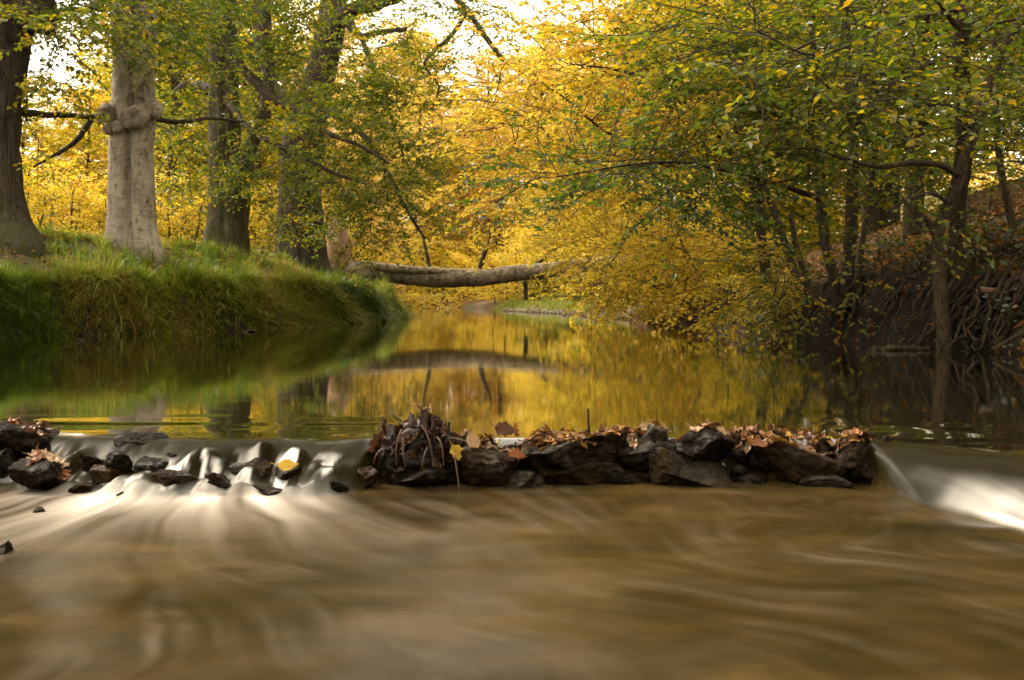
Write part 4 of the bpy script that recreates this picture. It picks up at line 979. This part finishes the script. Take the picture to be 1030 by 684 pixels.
# ------------------------------------------------------------------ stones, dam and cascade rocks
M_r1 = rock_mat('wet_black_stone', (.004, .003, .002), (.017, .012, .008), .42)
M_r2 = rock_mat('brown_wet_stone', (.009, .005, .0025), (.036, .020, .010), .48)
M_r3 = rock_mat('grey_stone', (.016, .0125, .009), (.060, .047, .033), .48)
bvh_v, bvh_f = [], []
def stone(px, py, Y, w, h, dep, seed, material, label, group=None, rot=0.0, tiltx=0.0, slab=0.0, name='stone', cuts=11):
    """irregular faceted boulder; px,py = centre in the photograph, w,h in photo pixels"""
    import bmesh
    c = P(px, py, Y); sxz = np.array((w / 2, dep / 2, h / 2)) * Y / F
    bm = bmesh.new(); bmesh.ops.create_icosphere(bm, subdivisions=5, radius=1)
    rs = np.random.default_rng(seed)
    nr = [nrm(rs.normal(0, 1, 3)) for _ in range(cuts)]; ds = rs.uniform(.42, .80, cuts)
    o = rs.uniform(0, 50, 3)
    V = np.array([v.co[:] for v in bm.verts])
    for n_, d_ in zip(nr, ds):
        t = V @ n_ - d_; V = V - np.clip(t, 0, None)[:, None] * n_ * .985
    V = V / np.abs(V).max(0)
    f = np.array([1 + .10 * fbm(*(q * 1.4 + o), 4) + .07 * fbm(*(q * 5 + o), 4) - .05 * abs(fbm(*(q * 9 + o), 3)) for q in V])
    V = V * f[:, None] * sxz
    ca, sa = math.cos(rot), math.sin(rot)
    V = np.stack([V[:, 0] * ca - V[:, 2] * sa, V[:, 1], V[:, 0] * sa + V[:, 2] * ca], -1)
    for v, q in zip(bm.verts, V): v.co = q
    me = bpy.data.meshes.new(name); bm.to_mesh(me); bm.free(); me.materials.append(material)
    me.polygons.foreach_set('use_smooth', [True] * len(me.polygons))
    ob = link(name, me); ob.location = tuple(c)
    tag(ob, label, 'stone', group)
    n0 = len(bvh_v); bvh_v.extend([tuple(q + c) for q in V]); bvh_f.extend([tuple(x + n0 for x in p_.vertices) for p_ in me.polygons])
    return ob
S = stone
S(487, 467, 3.48, 78, 50, 110, 1, M_r2, 'brown stone right of the dark root clump, leaves hanging over its top')
S(520, 484, 3.40, 40, 34, 60, 2, M_r3, 'small wedge stone with its lit face put into paler grey at the foot of the dam', rot=.5)  # the paler grey stands in for light on its face
S(572, 455, 3.50, 112, 44, 120, 3, M_r1, 'wide black stone below the upright twig on the dam')
S(590, 480, 3.44, 100, 36, 90, 4, M_r2, 'low brown stone at the waterline under the wide black stone')
S(636, 455, 3.53, 60, 40, 110, 5, M_r1, 'dark knobbly stone right of the upright twig')
S(661, 468, 3.42, 38, 46, 50, 6, M_r3, 'tan triangular slab leaning on the middle of the dam', rot=.35)
S(700, 453, 3.52, 78, 50, 110, 7, M_r1, 'blocky black stone at the top of the dam behind the slanting slab')
S(655, 437, 3.50, 32, 24, 60, 8, M_r3, 'small grey stone perched highest on the dam')
S(702, 478, 3.42, 112, 46, 70, 9, M_r3, 'long slanting dark slab sloping down to the water', rot=-.48)
S(640, 486, 3.43, 60, 26, 60, 19, M_r1, 'low black stone at the waterline beneath the tan triangular slab')
S(752, 455, 3.52, 84, 44, 110, 10, M_r1, 'dark overhanging stone with dry leaves piled on top')
S(806, 468, 3.48, 104, 54, 110, 11, M_r2, 'rounded reddish brown boulder on the right part of the dam')
S(836, 486, 3.36, 62, 26, 50, 12, M_r3, 'pointed wet grey stone in the water before the rounded boulder', rot=.15)
S(866, 462, 3.50, 62, 56, 100, 13, M_r1, 'black stone closing the right end of the dam')
S(887, 474, 3.42, 28, 30, 40, 14, M_r3, 'small round grey stone beside the right hand chute')
S(760, 484, 3.47, 60, 30, 60, 16, M_r1, 'black stone in the dark gap between slab and rounded boulder')
S(540, 452, 3.56, 60, 38, 100, 17, M_r2, 'brown stone under the curled brown leaves')
S(412, 462, 3.50, 62, 52, 110, 18, M_r1, 'black stone buried beneath the root clump')
S(425, 482, 3.36, 62, 26, 60, 20, M_r1, 'wet black stone in the spray below the root clump')
S(455, 476, 3.44, 50, 34, 70, 21, M_r1, 'dark stone between the root clump and the brown stone')
# rocks in the cascade
S(46, 474, 3.28, 62, 44, 60, 30, M_r1, 'dark wedge rock with an orange leafy cap at the left of the cascade')
S(14, 444, 3.55, 76, 46, 110, 31, M_r1, 'wet black boulder under dead leaves at the left edge')
S(4, 468, 3.36, 36, 34, 60, 32, M_r1, 'dark rock at the left edge behind the orange capped wedge')
S(143, 443, 3.56, 52, 22, 60, 33, M_r1, 'flat black rock breaking the crest of the cascade')
S(212, 478, 3.22, 13, 9, 16, 34, M_r2, 'reddish pebble stuck in the white water')
S(2, 562, 2.45, 26, 36, 40, 35, M_r1, 'dark stone half cut off at the lower left edge')
S(38, 514, 2.95, 18, 9, 20, 36, M_r3, 'small pale stone just breaking the lower water')
S(293, 474, 3.30, 34, 22, 40, 37, M_r1, 'wet rock holding a yellow leaf in the cascade')
S(120, 464, 3.33, 30, 22, 40, 38, M_r1, 'smooth dark rock under the water veil')
S(172, 482, 3.27, 60, 22, 40, 39, M_r2, 'leaf streaked brown rock showing through the fall')
GS = 'small stones wedged into the dam'
for q in range(60):
    px = rng.uniform(440, 895); py = rng.uniform(440, 492) if px < 860 else rng.uniform(452, 488); Y = 3.40 + (492 - py) / 52 * .14 + rng.uniform(-.03, .03); w_ = rng.uniform(12, 36)
    S(px, py, Y, w_, w_ * rng.uniform(.5, .95), w_, 200 + q, [M_r1, M_r2, M_r1, M_r3][q % 4], 'small dark wet stone wedged between the larger stones of the dam', GS, rot=rng.uniform(-.6, .6))
GC = 'wet rocks breaking the cascade'
for q, (px, py, w_, h_) in enumerate(((92, 462, 26, 20), (108, 472, 30, 18), (158, 466, 30, 20), (190, 472, 30, 16), (240, 466, 24, 16), (264, 466, 30, 20), (274, 488, 28, 12), (316, 468, 22, 20), (338, 482, 26, 16), (366, 474, 26, 22), (132, 490, 24, 9), (250, 444, 22, 8), (206, 492, 26, 8), (84, 484, 22, 12), (176, 452, 24, 9), (290, 452, 22, 9), (222, 480, 22, 14), (300, 482, 20, 12), (352, 462, 22, 12), (150, 484, 20, 10))):
    Y = float(np.interp(py, [440, 495], [3.52, 3.20])) + rng.uniform(-.02, .02)
    S(px, py + 7, Y, w_ * 1.5, h_ * 1.35, w_ * 1.6, 300 + q, M_r2 if q % 4 == 1 else M_r1, 'small wet black rock breaking the falling water left of the dam', GC, rot=rng.uniform(-.4, .4))
S(818, 449, 3.58, 96, 26, 70, 61, M_r1, 'low dark stone at the back of the dam behind the rounded boulder')
S(905, 452, 3.50, 30, 16, 60, 62, M_r2, 'small brown stone half under the water at the start of the right chute')
bv = BVHTree.FromPolygons(bvh_v, bvh_f)
# stones at the foot of the left bank
for px, py, w, h, sd_, lb in ((81, 343, 11, 6, 50, 'small reddish stone lying at the waterline of the left bank'), (250, 334, 15, 5, 51, 'flat brown stone half sunk before the left bank')):
    d = ray(px, py); Yw = -H / d[2] * d[1]
    S(px, py, Yw, w, h, w, sd_, M_r2, lb)

# ------------------------------------------------------------------ fallen leaves on the dam
LEAFC = {'brown': [(.045, .018, .007), (.12, .05, .018)], 'tan': [(.24, .13, .06), (.46, .30, .16)], 'rust': [(.16, .045, .01), (.32, .11, .025)], 'yellow': [(.55, .33, .03), (.65, .45, .06)]}
LEAFC['dark'] = [(.012, .005, .0025), (.045, .016, .007)]  # darker copy of brown; the clump's shade is put into the colour
M_fl = {k: None for k in LEAFC}
for k_, (a_, b_) in LEAFC.items():
    m, nt, out = mat(k_ + '_fallen_leaf')
    tc = N(nt, 'TexCoord'); oi = N(nt, 'ObjectInfo')
    n1 = noise(nt, tc.outputs['Object'], 40, 5)
    c = mix(nt, a_, b_, math_(nt, 'ADD', math_(nt, 'MULTIPLY', n1.outputs[0], .7), math_(nt, 'MULTIPLY', oi.outputs['Random'], .4), True))
    d = N(nt, 'BsdfPrincipled'); d.inputs['Roughness'].default_value = .5; nt.links.new(c, d.inputs['Base Color'])
    t = N(nt, 'BsdfTranslucent'); nt.links.new(c, t.inputs[0]); ms = N(nt, 'MixShader'); ms.inputs[0].default_value = .25
    nt.links.new(d.outputs[0], ms.inputs[1]); nt.links.new(t.outputs[0], ms.inputs[2]); nt.links.new(ms.outputs[0], out.inputs[0])
    M_fl[k_] = m
def leaf_mesh(seed, material, lobed):
    rs = np.random.default_rng(seed); nu, nv = 13, 7; v = []
    cu = rs.uniform(.3, 1.1); cv = rs.uniform(.4, 1.4); tw = rs.uniform(-.8, .8)
    for a in range(nu):
        t = a / (nu - 1); w = .27 * math.sin(math.pi * min(1, t * 1.02) ** .8) + .012
        if lobed: w *= 1 + .20 * math.cos(t * 4 * 2 * math.pi + .6)
        for b_ in range(nv):
            s = b_ / (nv - 1) * 2 - 1
            x = t - .5; y = s * w
            z = .6 * cu * (x * x) + .6 * cv * y * y * 1.6 + .05 * math.sin(9 * t + 3 * s) + .03 * math.sin(14 * s * t)
            yy = y * math.cos(tw * x) - z * math.sin(tw * x); zz = y * math.sin(tw * x) + z * math.cos(tw * x)
            v.append((x, yy, zz))
    i = np.arange(nu - 1)[:, None] * nv; j = np.arange(nv - 1)[None, :]
    mb = MB(); mb.add(v, np.stack([i + j, i + j + 1, i + nv + j + 1, i + nv + j], -1).reshape(-1, 4))
    t = np.linspace(0, 1, 5); mb.tube(np.stack([-.5 - .3 * t, .05 * t * t, cu * .25 + .1 * t * t], -1), np.linspace(.018, .01, 5), 4)
    o = mb.build('fallen_leaf', material); me = o.data; bpy.data.objects.remove(o)
    return me
leafm = {k_: [leaf_mesh(60 + 7 * e + len(k_), M_fl[k_], e % 2) for e in range(4)] for k_ in LEAFC}
GL = 'dead leaves lying on the stone dam'
def drop_leaf(x, y, kind, size, label, group, zoff=.003, tilt=.28, z=None):
    if z is None:
        h = bv.ray_cast(Vector((x, y, 1)), Vector((0, 0, -1)))
        if h[0] is None: return None
        z = h[0].z; n_ = Vector(h[1])
        if n_.z < .2: n_ = Vector((n_.x, n_.y, .3)).normalized()
    else: n_ = Vector((0, 0, 1))
    n_ = (n_ + Vector(rng.normal(0, tilt, 3))).normalized()
    if n_.z < .1: n_.z = .3; n_.normalize()
    q = n_.to_track_quat('Z', 'Y').to_matrix() @ Matrix.Rotation(rng.uniform(0, 6.28), 3, 'Z')
    o = link('fallen_leaf', leafm[kind][rng.integers(0, 4)])
    o.matrix_world = Matrix.Translation((x, y, z + zoff)) @ q.to_4x4() @ Matrix.Scale(size, 4)
    tag(o, label, 'leaf', group); return o
for a in range(190):
    px = rng.choice([rng.uniform(440, 560), rng.uniform(560, 700), rng.uniform(700, 880), rng.uniform(700, 880), rng.uniform(470, 520)]); Y = rng.uniform(3.44, 3.66)
    x = (px - 515) / F * Y
    k_ = rng.choice(['tan', 'brown', 'rust', 'tan', 'yellow'], p=[.2, .44, .24, .06, .06])
    drop_leaf(x, Y, k_, rng.uniform(.034, .066), {'tan': 'pale tan dead leaf lying on the stones of the dam', 'brown': 'dark brown dead leaf lying on the stones of the dam', 'rust': 'rust coloured dead leaf lying on the stones of the dam', 'yellow': 'yellow leaf lying on the stones of the dam'}[k_], k_ + ' ' + GL)
for a in range(40):
    px = rng.uniform(-10, 45); Y = rng.uniform(3.45, 3.66)
    k_ = rng.choice(['brown', 'rust', 'tan'], p=[.6, .3, .1])
    drop_leaf((px - 515) / F * Y, Y, k_, rng.uniform(.04, .075), k_ + ' dead leaf on the black boulder at the left edge', k_ + ' dead leaves on the left boulder', tilt=.8)
for a in range(16):
    px = rng.uniform(28, 66); Y = rng.uniform(3.24, 3.33)
    k_ = rng.choice(['rust', 'tan'])
    drop_leaf((px - 515) / F * Y, Y, k_, rng.uniform(.04, .06), k_ + ' leaf plastered on the orange capped wedge rock', k_ + ' leaves on the wedge rock', tilt=.25)
# matted leaf fragments along the dam
LV = Leaves()
for a in range(2600):
    px = rng.uniform(440, 884); Y = rng.uniform(3.41, 3.66); X = (px - 515) / F * Y
    h = bv.ray_cast(Vector((X, Y, 1)), Vector((0, 0, -1)))
    if h[0] is None or h[0].z < -.01: continue
    if h[1].z < .25 or vnoise(X, Y, 7, 91) < -.35: continue
    d = rng.normal(0, 1, 3); nn_ = np.array(h[1]) + rng.normal(0, .25, 3); d -= nn_ * (d @ nn_) / (nn_ @ nn_)
    LV.add(np.array([(X, Y, h[0].z + rng.uniform(.001, .007))]), d[None], nn_[None], np.array([rng.uniform(.014, .034)]), np.array([np.clip(rng.normal(.38, .24), 0, 1)]))
mb = MB(); LV.into(mb, 0, False, .34)
tag(mb.build('matted_leaves', M_litter), 'matted brown leaf fragments covering the tops of the dam stones', 'leaf litter', kind='stuff')
# singled-out leaves
def set_leaf(px, py, Y, kind, idx, size, rot, label):
    o = link('fallen_leaf', leafm[kind][idx]); o.location = tuple(P(px, py, Y)); o.rotation_euler = rot; o.scale = (size,) * 3; tag(o, label, 'leaf')
set_leaf(508, 432, 3.5, 'brown', 1, .085, (1.2, .2, .4), 'big dark brown curled leaf standing on the dam, left of a pair')
set_leaf(518, 433, 3.5, 'rust', 3, .08, (1.3, .5, 1.6), 'big rust brown curled leaf standing on the dam, right of a pair')
set_leaf(476, 446, 3.40, 'tan', 0, .075, (1.4, 1.2, .3), 'long pale leaf hanging down the front of the brown stone')
set_leaf(461, 456, 3.38, 'yellow', 1, .07, (1.5, .9, .2), 'yellow brown leaf hanging beside the root clump')
set_leaf(762, 447, 3.42, 'rust', 2, .07, (.5, .2, .1), 'orange leaf on the rounded boulder near its left edge')
set_leaf(520, 458, 3.41, 'rust', 1, .07, (1.1, .2, .5), 'rusty leaf caught in the cleft above the wedge stone')
set_leaf(290, 468, 3.23, 'yellow', 0, .062, (1.2, 0, .1), 'yellow leaf stuck on the wet rock in the cascade')
set_leaf(771, 437, 3.55, 'yellow', 2, .05, (.4, .1, .8), 'small yellow leaf on top of the overhanging stone')

# the root clump at the left end of the dam: thing with roots and leaves as parts
M_clump = plain_mat('dead_root_clump', (.012, .006, .0035), .7, .6, 30)
c0 = P(420, 448, 3.47); rc = tag(empty('root_clump', c0), 'dark clump of dead roots and leaves at the left end of the dam', 'root clump')
mb = MB(); v = []; sides = 36; rings = 22
for a in range(rings):
    ph = a / (rings - 1) * math.pi
    for e in range(sides):
        th = e * 2 * math.pi / sides; q = np.array((math.sin(ph) * math.cos(th), math.sin(ph) * math.sin(th), math.cos(ph)))
        f = 1 + .55 * fbm(q[0] * 2 + 3, q[1] * 2, q[2] * 2, 5)
        bump_ = .45 * math.exp(-((q[0] - .25) / .35) ** 2) * max(0, q[2]) + .25 * math.exp(-((q[0] + .7) / .25) ** 2) * max(0, q[2])
        v.append(c0 + q * f * np.array((.115, .09, .062)) * (1 + bump_ * np.array((0, 0, 1.0))) + np.array((.0, 0, -.012)))
i = np.arange(rings - 1)[:, None] * sides; j = np.arange(sides)[None, :]; j2 = (j + 1) % sides
mb.add(v, np.stack([i + j, i + j2, i + sides + j2, i + sides + j], -1).reshape(-1, 4)); mb.build('root_mass', M_clump, rc, c0)
for a in range(140):
    u = nrm(rng.normal(0, 1, 3)); u[1] = -abs(u[1]) * (1 if rng.random() < .8 else -1); u[2] = u[2] * .8 + .25; u = nrm(u)
    o = link('dead_leaf', leafm['dark' if rng.random() < .7 else 'brown'][rng.integers(0, 4)], rc)
    hz = 1 + .5 * math.exp(-((u[0] - .25) / .35) ** 2) + .25 * math.exp(-((u[0] + .7) / .3) ** 2)
    o.location = tuple(u * np.array((.118, .095, .062 * hz)) * rng.uniform(.85, 1.25) + np.array((0, 0, -.01))); o.rotation_euler = tuple(rng.uniform(0, 6.28, 3)); o.scale = (rng.uniform(.04, .08),) * 3
M_root = plain_mat('pale_root', (.09, .05, .03), .6, .4, 60)
for px0, py0, px1, py1, px2, py2 in ((404, 432, 396, 448, 399, 468), (424, 428, 434, 440, 436, 470), (430, 450, 424, 462, 425, 472), (406, 440, 404, 455, 408, 470), (425, 414, 429, 408, 433, 412), (424, 412, 420, 406, 416, 408), (404, 424, 396, 418, 391, 412), (424, 418, 423, 410, 424, 405), (384, 452, 377, 456, 376, 466), (440, 440, 446, 446, 446, 468)):
    ln = bez(P(px0, py0, 3.36), P(px1, py1, 3.33), P(px2, py2, 3.35), 9); mb = MB(); mb.tube(ln, np.linspace(.0035, .0018, 9), 5); mb.build('root', M_root, rc, c0)

def stick(name, label, cat, pts, r0, r1, material, n=14, group=None, wob=.0):
    ln = smoothline(np.array([(*P(*q), 0) for q in pts]), n); ln[:, 3] = np.linspace(r0, r1, n)
    if wob: ln[1:-1, :3] += rng.normal(0, wob, (n - 2, 3))
    mb = MB(); add_limb(mb, ln, 8, .2, pts[0][0]); return tag(mb.build(name, material), label, cat, group)
stick('twig', 'thin upright twig standing on the dam', 'twig', [(593, 440, 3.52), (592, 428, 3.52), (591.5, 411, 3.52)], .005, .0035, M_bark)
stick('twig', 'short forked twig leaning against the upright twig', 'twig', [(577, 441, 3.50), (584, 437, 3.50), (592, 432, 3.51)], .006, .004, M_bark)
stick('twig', 'dark twig stub poking up right of the root clump', 'twig', [(447, 440, 3.5), (450, 434, 3.5), (452, 425, 3.5)], .006, .005, M_bark)
stick('twig', 'thin pale twig dangling from the dam into the water', 'twig', [(457, 458, 3.37), (459, 470, 3.35), (462, 492, 3.33)], .003, .002, M_root)
stick('twig', 'thin bare twig lying across leaves near the root clump', 'twig', [(438, 440, 3.46), (456, 441, 3.43), (476, 446, 3.42)], .004, .003, M_root)
stick('twig', 'fine curved twig rising left of the upright twig', 'twig', [(556, 437, 3.55), (551, 430, 3.55), (546, 425, 3.55)], .0025, .0012, M_bark)
# dead wood of the right bank
stick('fallen_branch', 'bare pinkish branch sticking out over the bank at the right edge', 'branch', [(1045, 287, 10.2), (1020, 292, 10.1), (1000, 293, 10), (984, 291, 9.9)], .045, .030, plain_mat('pink_dead_wood', (.24, .13, .09), .8, .4, 12), 20)
stick('fallen_branch', 'grey broken limb propped on the bank behind the pinkish branch', 'branch', [(1000, 300, 10.4), (1012, 280, 10.5), (1024, 262, 10.7)], .035, .025, M_hazel)
stick('fallen_branch', 'pale branch slanting into the water at the right edge', 'branch', [(1040, 330, 9.2), (1015, 342, 9.0), (998, 352, 8.9)], .022, .012, M_hazel)
stick('fallen_branch', 'pale branch lying along the waterline left of the stubbed hazel', 'branch', [(874, 352, 9.75), (900, 349, 9.8), (935, 350, 9.8)], .03, .018, M_hazel, wob=.01)
mb = MB(); LV = Leaves()
for q in range(420):
    Y = 8.4 + 12 * rng.random() ** 1.4; dd = rng.uniform(.05, 1.5); x0 = float(xr(Y)) + dd; z0 = float(ground_z(x0, Y))
    if vnoise(x0, Y, 1.3, 71) < -.15: continue
    d = np.array((-rng.uniform(.1, 1), rng.normal(0, .7), rng.uniform(.1, 1.0)))
    spray(mb, LV, np.array((x0, Y, z0 - .02)), d, rng.uniform(.18, .5), .05, .035, np.clip(.28 + .25 * float(vnoise(x0, Y, 2, 72)) + rng.normal(0, .12), 0, 1), .5, .6, 1)
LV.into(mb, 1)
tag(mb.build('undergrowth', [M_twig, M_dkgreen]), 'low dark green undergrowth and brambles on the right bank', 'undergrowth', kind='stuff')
GR = 'roots hanging from the dark right bank'
for k_ in range(85):
    px = rng.uniform(790, 1030); Y = np.interp(px, [790, 880, 1030], [13.2, 10.6, 9.2])
    d0 = rng.uniform(.35, .75); x0 = xr(Y) + d0; z0 = float(ground_z(x0, Y)) + .02
    p0 = np.array((x0, Y, z0)); l0 = rng.uniform(.3, .8); dx = rng.normal(0, .35)
    p2 = np.array((xr(Y) + rng.uniform(.0, .15), Y - rng.uniform(.0, .3) + dx, .02)); p1 = (p0 + p2) / 2 + np.array((-.12, -.1 + rng.normal(0, .25), rng.uniform(-.15, .2)))
    ln = bez(p0, p1, p2, 10); ln[1:-1] += rng.normal(0, .022, (8, 3)); mb = MB(); mb.tube(ln, np.linspace(rng.uniform(.008, .032), .004, 10), 6)
    tag(mb.build('root', M_hazel if k_ % 7 == 0 else M_bark), 'thin root hanging down the dark undercut bank by the hazels', 'root', GR)

# ------------------------------------------------------------------ light
SUN_EL, SUN_AZ = R(44), R(-48)          # azimuth from +Y towards +X: light comes from ahead and left
w = bpy.data.worlds.new('World'); sc.world = w; w.use_nodes = True
nt = w.node_tree; nt.nodes.clear()
sky = N(nt, 'TexSky', sky_type='NISHITA'); sky.sun_disc = False; sky.sun_elevation = SUN_EL; sky.sun_rotation = SUN_AZ
sky.dust_density = 4; sky.air_density = 1.2
c = mix(nt, sky.outputs[0], (43, 39, 33), .85)
bg = N(nt, 'Background'); bg.inputs[1].default_value = .1
nt.links.new(c, bg.inputs[0]); wo_ = N(nt, 'OutputWorld'); nt.links.new(bg.outputs[0], wo_.inputs[0])
sun = bpy.data.lights.new('sun', 'SUN'); sun.energy = 5.8; sun.angle = R(10); sun.color = (1, .86, .66)
so = bpy.data.objects.new('sun', sun); col.objects.link(so)
dv = Vector((math.sin(SUN_AZ) * math.cos(SUN_EL), math.cos(SUN_AZ) * math.cos(SUN_EL), math.sin(SUN_EL)))
so.rotation_euler = dv.to_track_quat('Z', 'Y').to_euler()

sc.view_settings.view_transform = 'Standard'; sc.view_settings.look = 'None'; sc.view_settings.exposure = 0
sc.render.engine = 'CYCLES'
sc.cycles.max_bounces = 7; sc.cycles.diffuse_bounces = 4; sc.cycles.glossy_bounces = 3; sc.cycles.transmission_bounces = 4; sc.cycles.transparent_max_bounces = 4
sc.cycles.caustics_reflective = False; sc.cycles.caustics_refractive = False
sc.cycles.sample_clamp_indirect = 6
sc.cycles.use_denoising = True
